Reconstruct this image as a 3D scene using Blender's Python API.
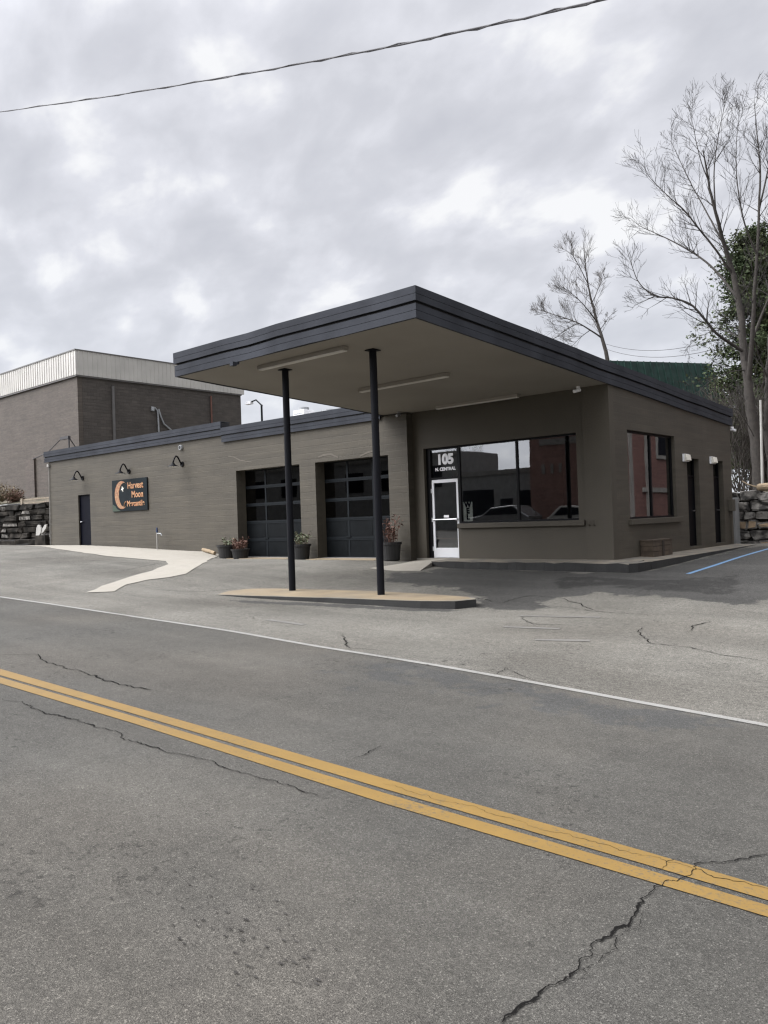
import bpy, bmesh, math, random
import numpy as np
from mathutils import Vector, Matrix
R = math.radians
for o in list(bpy.data.objects): bpy.data.objects.remove(o)
scene = bpy.context.scene
COL = scene.collection

# ------------------------------------------------------------------ camera
CF, YAW, PITCH, ROLL, CH = 801.14, .72, .0101, .0344, 1.0892
_f = np.array([-math.sin(YAW)*math.cos(PITCH), math.cos(YAW)*math.cos(PITCH), math.sin(PITCH)])
_r = np.array([math.cos(YAW), math.sin(YAW), 0.0]); _u = np.cross(_r, _f)
cr, sr = math.cos(ROLL), math.sin(ROLL)
_r, _u = cr*_r - sr*_u, sr*_r + cr*_u
EYE = np.array([0, 0, CH])
cam = bpy.data.cameras.new('camera'); camo = bpy.data.objects.new('camera', cam); COL.objects.link(camo)
cam.sensor_fit = 'VERTICAL'; cam.sensor_height = 36; cam.lens = CF/1024*36
cam.clip_start = .05; cam.clip_end = 3000
camo.matrix_world = Matrix(((_r[0], _u[0], -_f[0], 0), (_r[1], _u[1], -_f[1], 0), (_r[2], _u[2], -_f[2], CH), (0, 0, 0, 1)))
scene.camera = camo

# ------------------------------------------------------------------ sky, sun, exposure
SUN_EL, SUN_AZ = R(48), R(222)          # azimuth measured clockwise from +Y: behind the camera, to its left
sund = Vector((math.sin(SUN_AZ)*math.cos(SUN_EL), math.cos(SUN_AZ)*math.cos(SUN_EL), math.sin(SUN_EL)))
world = bpy.data.worlds.new('World'); scene.world = world; world.use_nodes = True
nt = world.node_tree; nt.nodes.clear()
def N(t, tree=None, **kw):
    n = (tree or nt).nodes.new(t)
    for k, v in kw.items(): setattr(n, k, v)
    return n
def link(a, b, tree=None): (tree or nt).links.new(a, b)
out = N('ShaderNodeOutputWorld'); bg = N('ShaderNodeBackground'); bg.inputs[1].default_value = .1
sky = N('ShaderNodeTexSky', sky_type='NISHITA'); sky.sun_disc = False
sky.sun_elevation = SUN_EL; sky.sun_rotation = SUN_AZ; sky.air_density = 1; sky.dust_density = 2
tc = N('ShaderNodeTexCoord'); sep = N('ShaderNodeSeparateXYZ'); link(tc.outputs['Generated'], sep.inputs[0])
def M2(op, a, b, tree=None, clamp=False):
    n = N('ShaderNodeMath', tree, operation=op); n.use_clamp = clamp
    for i, v in enumerate((a, b)):
        if v is None: continue
        if isinstance(v, (int, float)): n.inputs[i].default_value = v
        else: link(v, n.inputs[i], tree)
    return n.outputs[0]
den = M2('ADD', M2('MAXIMUM', sep.outputs[2], 0), .42)
comb = N('ShaderNodeCombineXYZ'); link(M2('DIVIDE', sep.outputs[0], den), comb.inputs[0]); link(M2('DIVIDE', sep.outputs[1], den), comb.inputs[1])
mp = N('ShaderNodeMapping'); mp.inputs['Rotation'].default_value = (0, 0, R(35)); mp.inputs['Scale'].default_value = (1.0, 1.35, 1); link(comb.outputs[0], mp.inputs[0])
n1 = N('ShaderNodeTexNoise'); n1.inputs['Scale'].default_value = 6.5; n1.inputs['Detail'].default_value = 6; n1.inputs['Roughness'].default_value = .5; n1.inputs['Distortion'].default_value = .15; link(mp.outputs[0], n1.inputs['Vector'])
n2 = N('ShaderNodeTexNoise'); n2.inputs['Scale'].default_value = 2.0; n2.inputs['Detail'].default_value = 3; link(mp.outputs[0], n2.inputs['Vector'])
mixf = M2('ADD', M2('MULTIPLY', n1.outputs[0], .74), M2('MULTIPLY', n2.outputs[0], .26))
ramp = N('ShaderNodeValToRGB'); link(mixf, ramp.inputs[0])
els = ramp.color_ramp.elements
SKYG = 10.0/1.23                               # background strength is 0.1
def cc(c, k=1.0): return (c[0]*k, c[1]*k, c[2]*k, 1)
els[0].position = .34; els[0].color = cc((.62, .627, .675))
els[1].position = .63; els[1].color = cc((.98, .98, .99))
e = els.new(.46); e.color = cc((.69, .696, .742))
e = els.new(.55); e.color = cc((.79, .795, .845))
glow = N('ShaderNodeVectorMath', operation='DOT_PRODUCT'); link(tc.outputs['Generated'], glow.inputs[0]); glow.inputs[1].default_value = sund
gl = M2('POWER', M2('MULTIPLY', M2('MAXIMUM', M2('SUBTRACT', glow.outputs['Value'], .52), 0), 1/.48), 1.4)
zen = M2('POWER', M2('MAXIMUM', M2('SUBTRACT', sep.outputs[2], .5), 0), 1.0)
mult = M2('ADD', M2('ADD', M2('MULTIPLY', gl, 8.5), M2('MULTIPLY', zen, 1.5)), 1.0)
hz = N('ShaderNodeMix', data_type='RGBA'); link(M2('MULTIPLY', M2('SUBTRACT', 1.0, M2('MULTIPLY', M2('MAXIMUM', sep.outputs[2], 0), 3.2), clamp=True), .6), hz.inputs[0])
link(ramp.outputs[0], hz.inputs[6]); hz.inputs[7].default_value = (.74, .775, .85, 1)
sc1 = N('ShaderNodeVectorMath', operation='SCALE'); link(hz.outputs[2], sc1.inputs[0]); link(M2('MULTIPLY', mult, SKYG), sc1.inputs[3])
mx = N('ShaderNodeMix', data_type='RGBA'); mx.inputs[0].default_value = .1
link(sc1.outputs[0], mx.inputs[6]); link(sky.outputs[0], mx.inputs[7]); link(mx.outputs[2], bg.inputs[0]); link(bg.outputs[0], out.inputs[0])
sl = bpy.data.lights.new('sun', 'SUN'); sl.energy = 1.5; sl.angle = R(40); sl.color = (1, .965, .91)
so = bpy.data.objects.new('sun', sl); COL.objects.link(so); so.rotation_euler = (-sund).to_track_quat('-Z', 'Y').to_euler()
vs = scene.view_settings; scene.display_settings.display_device = 'sRGB'
vs.view_transform = 'Standard'; vs.look = 'None'; vs.exposure = .35; vs.gamma = 1; vs.use_curve_mapping = False
scene.cycles.use_denoising = True; scene.cycles.filter_width = 1.3; scene.cycles.sample_clamp_indirect = 4

# ------------------------------------------------------------------ pixel rays of the survey
def ray(px, py): return _f + _r*(px-384)/CF - _u*(py-512)/CF
def PY(px, py, Y): d = ray(px, py); return EYE + d*(Y/d[1])
def PX(px, py, X): d = ray(px, py); return EYE + d*(X/d[0])
def PZ(px, py, Z): d = ray(px, py); return EYE + d*((Z-CH)/d[2])

# ------------------------------------------------------------------ terrain
CP = []
for X in (-75, -55, -40, -30, -20, -14, -9, -5, -1, 4, 12, 25):
    for Y in (-14, -8, -2, 1, 3.4, 5.2, 6.8):
        CP.append((X, Y, -.46 - .027*(X+4) - .010*abs(Y-2.5)))
CP += [(-13.65, 10.1, -.35), (-11, 10.5, -.43), (-8, 10.9, -.49), (-7.3, 11, -.5), (-10.9, 12.2, -.42), (-13.6, 11.8, -.36),
       (-21.9, 16.9, -.02), (-20.2, 16.9, -.03), (-18.7, 16.9, -.04), (-16.5, 16.9, -.04), (-15, 16.9, -.04), (-14, 16.9, -.07),
       (-12.6, 16.7, -.2), (-11, 16.6, -.22), (-9.5, 16.6, -.24), (-8, 16.6, -.25), (-7.3, 16.6, -.25), (-7.3, 18.3, -.22), (-7.4, 21, -.15), (-7.5, 23.8, -.09), (-7.7, 26, -.06), (-8, 27.4, -.06),
       (-3, 15, -.42), (-3, 20, -.28), (-3, 26, -.1), (3, 20, -.42), (3, 27, -.2), (12, 20, -.7), (12, 30, -.5), (-3, 40, .0), (12, 45, -.3),
       (-23, 16.9, .16), (-24.5, 16.9, .22), (-26.5, 16.9, .29), (-29, 16.9, .38), (-32.2, 16.9, .46), (-35.4, 16.9, .47), (-40, 17, .5), (-46, 18, .6), (-60, 20, .9),
       (-12, 20, -.5), (-18, 20, -.4), (-28, 22, 0), (-12, 25, -.4), (-20, 28, -.2), (-30, 30, .1), (-50, 30, .9), (-20, 45, .4), (-40, 50, 1), (-70, 45, 1.6)]
CP = np.array(CP, float); SCL = 10.0
def _tps(d2): return np.where(d2 > 1e-12, d2*np.log(d2+1e-12), 0)
_A = CP[:, :2]/SCL; _n = len(CP)
_K = _tps(((_A[:, None]-_A[None])**2).sum(-1)) + np.eye(_n)*2e-4; _P = np.c_[np.ones(_n), _A]
_W = np.linalg.solve(np.block([[_K, _P], [_P.T, np.zeros((3, 3))]]), np.r_[CP[:, 2], 0, 0, 0])
def terr(xy):
    xy = np.atleast_2d(np.asarray(xy, float)); q = np.clip(xy, (-80, -15), (26, 55))/SCL; o_ = np.empty(len(q))
    for i in range(0, len(q), 20000):
        s = q[i:i+20000]
        o_[i:i+20000] = _tps(((s[:, None]-_A[None])**2).sum(-1))@_W[:_n] + np.c_[np.ones(len(s)), s]@_W[_n:]
    return o_
def tz(x, y): return float(terr([[x, y]])[0])
def G(px, py):                          # ground point under a surveyed ray
    d = ray(px, py); z = -.4
    for _ in range(60):
        t = (z-CH)/d[2]; p = EYE+d*t; z = .5*z+.5*tz(p[0], p[1])
    return np.array([p[0], p[1], z])

# ------------------------------------------------------------------ materials
def mat(name, col, rough=.8, metal=0, var=.12, vscale=3.0, bump=0.0, bscale=60.0, spec=.5, speck=0, sscale=200, col2=None, two_scale=1.5, coat=0):
    m = bpy.data.materials.new(name); m.use_nodes = True; t = m.node_tree; b = t.nodes['Principled BSDF']
    b.inputs['Roughness'].default_value = rough; b.inputs['Metallic'].default_value = metal
    b.inputs['Specular IOR Level'].default_value = spec
    c = N('ShaderNodeTexCoord', t); geo = c.outputs['Object']
    nz = N('ShaderNodeTexNoise', t); nz.inputs['Scale'].default_value = vscale; nz.inputs['Detail'].default_value = 6; link(geo, nz.inputs['Vector'], t)
    rp = N('ShaderNodeMapRange', t); link(nz.outputs[0], rp.inputs[0], t); rp.inputs[1].default_value = .3; rp.inputs[2].default_value = .7
    rp.inputs[3].default_value = 1-var; rp.inputs[4].default_value = 1+var
    fac = rp.outputs[0]
    if speck:
        ns = N('ShaderNodeTexNoise', t); ns.inputs['Scale'].default_value = sscale; ns.inputs['Detail'].default_value = 2; link(geo, ns.inputs['Vector'], t)
        r2 = N('ShaderNodeMapRange', t); link(ns.outputs[0], r2.inputs[0], t); r2.inputs[1].default_value = .3; r2.inputs[2].default_value = .7
        r2.inputs[3].default_value = 1-speck; r2.inputs[4].default_value = 1+speck
        fac = M2('MULTIPLY', fac, r2.outputs[0], t)
    base = None
    if col2:
        n3 = N('ShaderNodeTexNoise', t); n3.inputs['Scale'].default_value = two_scale; n3.inputs['Detail'].default_value = 5; link(geo, n3.inputs['Vector'], t)
        r3 = N('ShaderNodeMapRange', t); link(n3.outputs[0], r3.inputs[0], t); r3.inputs[1].default_value = .42; r3.inputs[2].default_value = .6
        mm = N('ShaderNodeMix', t, data_type='RGBA'); link(r3.outputs[0], mm.inputs[0], t); mm.inputs[6].default_value = (*col, 1); mm.inputs[7].default_value = (*col2, 1); base = mm.outputs[2]
    s = N('ShaderNodeVectorMath', t, operation='SCALE')
    if base: link(base, s.inputs[0], t)
    else: s.inputs[0].default_value = col
    link(fac, s.inputs[3], t); link(s.outputs[0], b.inputs['Base Color'], t)
    if bump:
        nb = N('ShaderNodeTexNoise', t); nb.inputs['Scale'].default_value = bscale; nb.inputs['Detail'].default_value = 4; link(geo, nb.inputs['Vector'], t)
        bp = N('ShaderNodeBump', t); bp.inputs['Strength'].default_value = bump; bp.inputs['Distance'].default_value = .02; link(nb.outputs[0], bp.inputs['Height'], t); link(bp.outputs[0], b.inputs['Normal'], t)
    return m
def block_mat(name, col, bw, bh, strength=.5, var=.1, axis='X', mort=1.0, rowvar=.06, rough=.75):
    """painted masonry: courses of blocks in the bump and a faint change from block to block"""
    m = mat(name, col, rough, var=var, vscale=.7, bump=0); t = m.node_tree; b = t.nodes['Principled BSDF']
    c = N('ShaderNodeTexCoord', t); sp = N('ShaderNodeSeparateXYZ', t); link(c.outputs['Object'], sp.inputs[0], t)
    cb = N('ShaderNodeCombineXYZ', t); link(sp.outputs[0 if axis == 'X' else 1], cb.inputs[0], t); link(sp.outputs[2], cb.inputs[1], t)
    br = N('ShaderNodeTexBrick', t); link(cb.outputs[0], br.inputs['Vector'], t); br.inputs['Scale'].default_value = 1
    br.inputs['Brick Width'].default_value = bw; br.inputs['Row Height'].default_value = bh; br.inputs['Mortar Size'].default_value = .012 if bh > .12 else .008
    br.inputs['Mortar Smooth'].default_value = .5; br.inputs['Color1'].default_value = (1+rowvar,)*3+(1,); br.inputs['Color2'].default_value = (1-rowvar,)*3+(1,); br.inputs['Mortar'].default_value = (mort,)*3+(1,)
    old = b.inputs['Base Color'].links[0].from_socket
    # dirt streaks running down the wall
    mpn = N('ShaderNodeMapping', t); mpn.inputs['Scale'].default_value = (2.2, 2.2, .12); link(c.outputs['Object'], mpn.inputs[0], t)
    ns = N('ShaderNodeTexNoise', t); ns.inputs['Scale'].default_value = 1.6; ns.inputs['Detail'].default_value = 5; link(mpn.outputs[0], ns.inputs['Vector'], t)
    mr = N('ShaderNodeMapRange', t); link(ns.outputs[0], mr.inputs[0], t); mr.inputs[1].default_value = .3; mr.inputs[2].default_value = .75; mr.inputs[3].default_value = 1.03; mr.inputs[4].default_value = .95
    mu = N('ShaderNodeVectorMath', t, operation='MULTIPLY'); link(old, mu.inputs[0], t); link(br.outputs[0], mu.inputs[1], t)
    mh = N('ShaderNodeMapping', t); mh.inputs['Scale'].default_value = (.6, .6, 6.5); link(c.outputs['Object'], mh.inputs[0], t)
    nh = N('ShaderNodeTexNoise', t); nh.inputs['Scale'].default_value = 1.3; nh.inputs['Detail'].default_value = 4; link(mh.outputs[0], nh.inputs['Vector'], t)
    mr2 = N('ShaderNodeMapRange', t); link(nh.outputs[0], mr2.inputs[0], t); mr2.inputs[1].default_value = .35; mr2.inputs[2].default_value = .7; mr2.inputs[3].default_value = .89; mr2.inputs[4].default_value = 1.16
    mu2 = N('ShaderNodeVectorMath', t, operation='SCALE'); link(mu.outputs[0], mu2.inputs[0], t); link(M2('MULTIPLY', mr.outputs[0], mr2.outputs[0], t), mu2.inputs[3], t); link(mu2.outputs[0], b.inputs['Base Color'], t)
    nb = N('ShaderNodeTexNoise', t); nb.inputs['Scale'].default_value = 14; nb.inputs['Detail'].default_value = 6; link(c.outputs['Object'], nb.inputs['Vector'], t)
    h = M2('ADD', M2('ADD', M2('MULTIPLY', br.outputs['Fac'], -1.0, t), M2('MULTIPLY', nb.outputs[0], .9, t), t), M2('MULTIPLY', nh.outputs[0], 1.2, t), t)
    bp = N('ShaderNodeBump', t); bp.inputs['Strength'].default_value = strength; bp.inputs['Distance'].default_value = .012; link(h, bp.inputs['Height'], t); link(bp.outputs[0], b.inputs['Normal'], t)
    return m
def glass_mat(name, tint=(.35, .36, .37), ior=2.0):
    m = bpy.data.materials.new(name); m.use_nodes = True; t = m.node_tree; t.nodes.clear()
    o_ = N('ShaderNodeOutputMaterial', t); mxs = N('ShaderNodeMixShader', t); tr = N('ShaderNodeBsdfTransparent', t); gs = N('ShaderNodeBsdfGlossy', t)
    tr.inputs[0].default_value = (*tint, 1); gs.inputs['Roughness'].default_value = .01; gs.inputs[0].default_value = (.95, .96, .97, 1)
    fr = N('ShaderNodeFresnel', t); fr.inputs[0].default_value = ior
    c = N('ShaderNodeTexCoord', t); nb = N('ShaderNodeTexNoise', t); nb.inputs['Scale'].default_value = .9; link(c.outputs['Object'], nb.inputs['Vector'], t)
    bp = N('ShaderNodeBump', t); bp.inputs['Strength'].default_value = .05; bp.inputs['Distance'].default_value = .02; link(nb.outputs[0], bp.inputs['Height'], t); link(bp.outputs[0], gs.inputs['Normal'], t)
    gn = N('ShaderNodeNewGeometry', t); link(M2('MULTIPLY', fr.outputs[0], M2('SUBTRACT', 1.0, gn.outputs['Backfacing'], t), t), mxs.inputs[0], t); link(tr.outputs[0], mxs.inputs[1], t); link(gs.outputs[0], mxs.inputs[2], t); link(mxs.outputs[0], o_.inputs[0], t)
    return m
def asphalt_mat(name, col, rim, dark_attr=True, cold=(.042, .041, .040), grain=(.78, .90), pock=(34, .45)):
    m = bpy.data.materials.new(name); m.use_nodes = True; t = m.node_tree; b = t.nodes['Principled BSDF']
    c = N('ShaderNodeTexCoord', t).outputs['Object']
    def nz(scale, detail=4, rough=.5, vec=c):
        n = N('ShaderNodeTexNoise', t); n.inputs['Scale'].default_value = scale; n.inputs['Detail'].default_value = detail; n.inputs['Roughness'].default_value = rough; link(vec, n.inputs['Vector'], t); return n.outputs[0]
    def mr(v, a, b_, c_, d): n = N('ShaderNodeMapRange', t); link(v, n.inputs[0], t); n.inputs[1].default_value = a; n.inputs[2].default_value = b_; n.inputs[3].default_value = c_; n.inputs[4].default_value = d; return n.outputs[0]
    mpn = N('ShaderNodeMapping', t); mpn.inputs['Scale'].default_value = (.22, 1.6, 1); link(c, mpn.inputs[0], t)
    vo = N('ShaderNodeTexVoronoi', t); vo.inputs['Scale'].default_value = 190; link(c, vo.inputs['Vector'], t)
    sv = N('ShaderNodeSeparateColor', t); link(vo.outputs['Color'], sv.inputs[0], t)
    fac = M2('MULTIPLY', mr(nz(.6, 5), .3, .7, .88, 1.12), mr(nz(.9, 5, .6, mpn.outputs[0]), .3, .7, .84, 1.13), t)
    fac = M2('MULTIPLY', fac, mr(nz(6, 6, .65), .3, .7, .9, 1.1), t)
    fac = M2('MULTIPLY', fac, mr(nz(200, 2, .6), .32, .68, .50, 1.50), t)
    fac = M2('MULTIPLY', fac, mr(nz(60, 3, .7), .3, .7, grain[0], 2-grain[0]), t)
    fac = M2('MULTIPLY', fac, mr(nz(22, 4, .7), .3, .7, grain[1], 2-grain[1]), t)
    fac = M2('MULTIPLY', fac, mr(sv.outputs[0], 0, 1, .78, 1.22), t)
    fac = M2('ADD', fac, mr(sv.outputs[1], .93, .96, 0, .95), t)      # pale stones
    # small pits and worn-out spots
    pit = mr(M2('MULTIPLY', nz(17, 3, .6), mr(nz(.8, 2), .45, .62, .75, 1.05), t), .60, .68, 0, 1)
    fac = M2('MULTIPLY', fac, M2('SUBTRACT', 1.0, M2('MULTIPLY', pit, .4, t), t), t)
    v2 = N('ShaderNodeTexVoronoi', t); v2.inputs['Scale'].default_value = pock[0]; link(c, v2.inputs['Vector'], t); s2 = N('ShaderNodeSeparateColor', t); link(v2.outputs['Color'], s2.inputs[0], t)
    pk = M2('MULTIPLY', mr(M2('ADD', v2.outputs['Distance'], M2('MULTIPLY', nz(90, 2), .25, t), t), .26, .38, 1, 0), M2('MULTIPLY', mr(s2.outputs[0], .50, .95, 0, 1), mr(nz(.9, 4), .38, .6, .15, 1), t), t)
    fac = M2('MULTIPLY', fac, M2('SUBTRACT', 1.0, M2('MULTIPLY', pk, pock[1], t), t), t)      # chipped-out stones
    mxc = N('ShaderNodeMix', t, data_type='RGBA'); mxc.inputs[6].default_value = (*col, 1); mxc.inputs[7].default_value = (*rim, 1); link(mr(nz(.35, 4), .42, .62, 0, 1), mxc.inputs[0], t)
    base = mxc.outputs[2]
    if dark_attr:
        at = N('ShaderNodeAttribute', t); at.attribute_name = 'patch'
        edge = M2('ADD', at.outputs['Fac'], M2('MULTIPLY', M2('SUBTRACT', nz(2.2, 10, .72), .5, t), 1.5, t), t)
        ms = mr(edge, .46, .56, 0, 1)
        md = N('ShaderNodeMix', t, data_type='RGBA'); link(ms, md.inputs[0], t); link(base, md.inputs[6], t); md.inputs[7].default_value = (*cold, 1); base = md.outputs[2]
        md2 = N('ShaderNodeMix', t, data_type='RGBA'); link(mr(edge, 1.44, 1.58, 0, .9), md2.inputs[0], t); link(base, md2.inputs[6], t); md2.inputs[7].default_value = (cold[0]*.5, cold[1]*.5, cold[2]*.5, 1); base = md2.outputs[2]
    tn = N('ShaderNodeAttribute', t); tn.attribute_name = 'tone'; fac = M2('MULTIPLY', fac, M2('SUBTRACT', 1.0, M2('MULTIPLY', tn.outputs['Fac'], mr(nz(2.0, 6), .3, .65, .4, 1.3), t), t), t)
    s = N('ShaderNodeVectorMath', t, operation='SCALE'); link(base, s.inputs[0], t); link(fac, s.inputs[3], t); link(s.outputs[0], b.inputs['Base Color'], t)
    b.inputs['Roughness'].default_value = .82; b.inputs['Specular IOR Level'].default_value = .2
    h = M2('ADD', M2('MULTIPLY', vo.outputs['Distance'], 1.0, t), M2('MULTIPLY', nz(160, 3, .6), .6, t), t)
    bp = N('ShaderNodeBump', t); bp.inputs['Strength'].default_value = .55; bp.inputs['Distance'].default_value = .006; link(h, bp.inputs['Height'], t); link(bp.outputs[0], b.inputs['Normal'], t)
    return m
def paint_mat(name, col, under, wear=.47):
    m = mat(name, col, .6, var=.08, vscale=5); t = m.node_tree; b = t.nodes['Principled BSDF']; c = N('ShaderNodeTexCoord', t).outputs['Object']
    a = N('ShaderNodeTexNoise', t); a.inputs['Scale'].default_value = 55; a.inputs['Detail'].default_value = 5; a.inputs['Roughness'].default_value = .7; link(c, a.inputs['Vector'], t)
    a2 = N('ShaderNodeTexNoise', t); a2.inputs['Scale'].default_value = 1.3; a2.inputs['Detail'].default_value = 4; link(c, a2.inputs['Vector'], t)
    v = M2('ADD', M2('MULTIPLY', a.outputs[0], .7, t), M2('MULTIPLY', a2.outputs[0], .3, t), t)
    r_ = N('ShaderNodeMapRange', t); link(v, r_.inputs[0], t); r_.inputs[1].default_value = wear-.10; r_.inputs[2].default_value = wear; r_.inputs[3].default_value = 1; r_.inputs[4].default_value = 0
    mm = N('ShaderNodeMix', t, data_type='RGBA'); link(r_.outputs[0], mm.inputs[0], t); link(b.inputs['Base Color'].links[0].from_socket, mm.inputs[6], t); mm.inputs[7].default_value = (*under, 1); link(mm.outputs[2], b.inputs['Base Color'], t)
    return m

WALLC = (.0585, .0505, .0365)
MT = dict(
    wall=block_mat('painted_block', WALLC, .406, .203, .4, mort=.97, rowvar=.02),
    wall_side=block_mat('painted_block_side', WALLC, .406, .203, .18, axis='Y', mort=.985, rowvar=.01),
    stucco=mat('painted_stucco', WALLC, .75, var=.08, vscale=.9, bump=.2, bscale=25),
    soffit=mat('soffit_paint', (.265, .245, .212), .6, spec=.15, var=.10, vscale=.45),
    fascia=mat('fascia_paint', (.041, .0440, .0515), .6, var=.24, vscale=1.3, bump=.08, bscale=12, spec=.05),
    gap=mat('fascia_gap', (.012, .012, .014), .7),
    post=mat('post_paint', (.006, .0065, .009), .5, var=.1, spec=.12),
    roofing=mat('roof_membrane', (.35, .35, .35), .9, bump=.2),
    floor=mat('floor_concrete', (.18, .17, .16), .5, bump=.05),
    inner=mat('inner_wall', (.16, .155, .15), .85),
    dark_frame=mat('dark_frame', (.006, .006, .007), .45, spec=.12),
    door_panel=mat('garage_door_paint', (.0062, .0075, .0085), .55, var=.2, vscale=4, bump=.03, spec=.08),
    door_rail=mat('garage_door_rail', (.0105, .0128, .0148), .55, var=.15, spec=.1),
    navy=mat('steel_door_paint', (.0035, .004, .008), .6, spec=.06),
    glass=glass_mat('window_glass', (.66, .68, .69), 2.4), dglass=glass_mat('garage_glass', (.5, .5, .52), 1.7),
    glass2=glass_mat('side_window_glass', (.55, .56, .57), 2.5),
    white=mat('white_paint', (.78, .78, .79), .35, var=.04), alu=mat('white_aluminium', (.72, .73, .75), .35, var=.04),
    steel=mat('steel', (.55, .55, .56), .3, 1.0), galv=mat('galvanised', (.30, .31, .315), .5, .4),
    black=mat('black_metal', (.005, .005, .006), .5, spec=.1), lens=mat('diffuser', (.62, .60, .55), .4),
    concrete=mat('path_concrete', (.33, .308, .265), .85, var=.16, vscale=1.5, bump=.25, bscale=40, speck=.12, col2=(.27, .252, .215), spec=.2),
    tanconc=mat('island_concrete', (.23, .18, .112), .85, var=.16, vscale=2, bump=.3, bscale=50, speck=.15, sscale=90, col2=(.21, .17, .115)),
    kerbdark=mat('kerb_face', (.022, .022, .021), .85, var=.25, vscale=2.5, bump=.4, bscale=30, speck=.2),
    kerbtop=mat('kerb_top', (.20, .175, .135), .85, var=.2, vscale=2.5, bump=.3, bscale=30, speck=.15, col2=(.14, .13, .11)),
    road=asphalt_mat('road_asphalt', (.0725, .0695, .0615), (.084, .0780, .0670), True, (.060, .0595, .056)),
    lot=asphalt_mat('forecourt_asphalt', (.140, .1335, .1160), (.113, .1060, .0910), True, (.058, .0565, .052), (.55, .74), (17, .8)),
    crack=mat('crack_fill', (.010, .0095, .009), .95, spec=.05), stain=mat('pot_hole', (.052, .049, .045), .9, var=.35, speck=.25, spec=.1),
    yellow=paint_mat('yellow_paint', (.195, .117, .025), (.098, .076, .045), .46), wline=paint_mat('white_line_paint', (.245, .24, .222), (.12, .115, .10), .485),
    blue=paint_mat('blue_paint', (.12, .235, .39), (.07, .08, .09), .45), fadewhite=paint_mat('faded_paint', (.19, .183, .168), (.14, .133, .12), .60),
    soil=mat('soil', (.06, .045, .032), .95, var=.3, bump=.5, col2=(.09, .075, .05)),
    terrain=mat('terrain_soil', (.085, .068, .046), .95, var=.35, bump=.4, col2=(.06, .055, .03), two_scale=.6),
    brick=block_mat('painted_brick', (.078, .064, .052), .22, .075, .6, mort=.86, rowvar=.12), brick_side=block_mat('dark_brick', (.064, .055, .047), .40, .20, .8, axis='Y', mort=.80, rowvar=.13), brick_pier=block_mat('pier_brick', (.080, .064, .053), .22, .075, .6, mort=.8, rowvar=.15),
    panel=mat('white_metal_panel', (.47, .455, .42), .5, var=.1, vscale=.8), panelcap=mat('panel_cap', (.10, .095, .09), .5),
    green=mat('green_roof', (.013, .031, .025), .5, var=.35, spec=.2), greywood=mat('weathered_wood', (.23, .19, .14), .85, var=.25, vscale=6),
    stone=mat('wall_stone', (.19, .178, .16), .9, var=.45, vscale=3.2, bump=1, bscale=9, spec=.1, two_scale=4.5, col2=(.045, .043, .04), speck=.15, sscale=60),
    stone_tan=mat('wall_stone_tan', (.20, .145, .09), .9, var=.35, vscale=2.2, bump=.8, bscale=14, speck=.15, sscale=60),
    stonedark=mat('dark_stone', (.014, .013, .0115), .9, var=.5, vscale=2.2, bump=.8, bscale=14, spec=.05, col2=(.038, .034, .029)),
    mortar=mat('wall_core', (.012, .011, .010), .95, bump=.4), slab=mat('concrete_slab', (.22, .22, .215), .9, var=.12, bump=.3),
    bark=mat('bark', (.034, .029, .0245), .9, var=.3, vscale=9, bump=.6, bscale=30), bark_dark=mat('dark_bark', (.030, .026, .022), .9, var=.3, vscale=9, bump=.6, bscale=30),
    twig=mat('twig', (.024, .021, .0185), .9, var=.2), twig_tan=mat('twig_tan', (.045, .037, .030), .9, var=.2),
    brush=mat('brush_twig', (.04, .034, .028), .9, var=.3), needle=mat('evergreen_leaf', (.036, .054, .022), .75, var=.5, vscale=1.2, col2=(.062, .074, .032), two_scale=.9, spec=.25),
    pot=mat('pot', (.011, .0105, .010), .6, var=.2, bump=.15), dry=mat('dry_stem', (.115, .058, .042), .85, var=.4, vscale=12), drytan=mat('dry_tan', (.17, .135, .085), .85, var=.3, vscale=12), olive=mat('olive_leaf', (.07, .085, .04), .7, var=.3, vscale=12),
    crate=mat('crate_wood', (.062, .045, .030), .8, var=.3, vscale=5, bump=.3, bscale=25), crate_dark=mat('crate_dark', (.028, .021, .015), .85, var=.3, vscale=5),
    log=mat('cut_log', (.27, .205, .13), .85, var=.25, vscale=7, bump=.4), sign=mat('sign_board', (.007, .011, .0135), .6, var=.25, vscale=2, spec=.1),
    signgreen=mat('sign_green', (.020, .038, .02), .6), orange=mat('sign_orange', (.36, .155, .065), .6, var=.25, vscale=14, col2=(.42, .23, .11), two_scale=8),
    peach=mat('moon_paint', (.29, .165, .08), .6, var=.3, vscale=12, col2=(.24, .09, .04), two_scale=13), cream=mat('cream', (.75, .72, .62), .6),
    redbrick=block_mat('red_brick', (.20, .112, .092), .22, .075, .4, mort=.9, rowvar=.15), redbrick_side=block_mat('red_brick_side', (.13, .064, .054), .22, .075, .4, axis='Y', mort=1.3, rowvar=.15),
    trim=mat('pale_trim', (.34, .33, .305), .7), dulltrim=mat('dull_trim', (.20, .19, .175), .8, var=.2), shopdark=mat('dull_wall', (.22, .22, .215), .8, var=.2), silver=mat('car_paint', (.22, .225, .23), .25, .6, var=.03), tyre=mat('tyre', (.015, .015, .015), .8),
    pvc=mat('pipe_grey', (.26, .25, .23), .6), blueplastic=mat('blue_cap', (.02, .035, .09), .5), rust=mat('rust_pipe', (.13, .06, .045), .8), cable=mat('cable', (.03, .028, .03), .6), patchw=mat('patch_mortar', (.105, .093, .076), .9),
)

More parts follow.
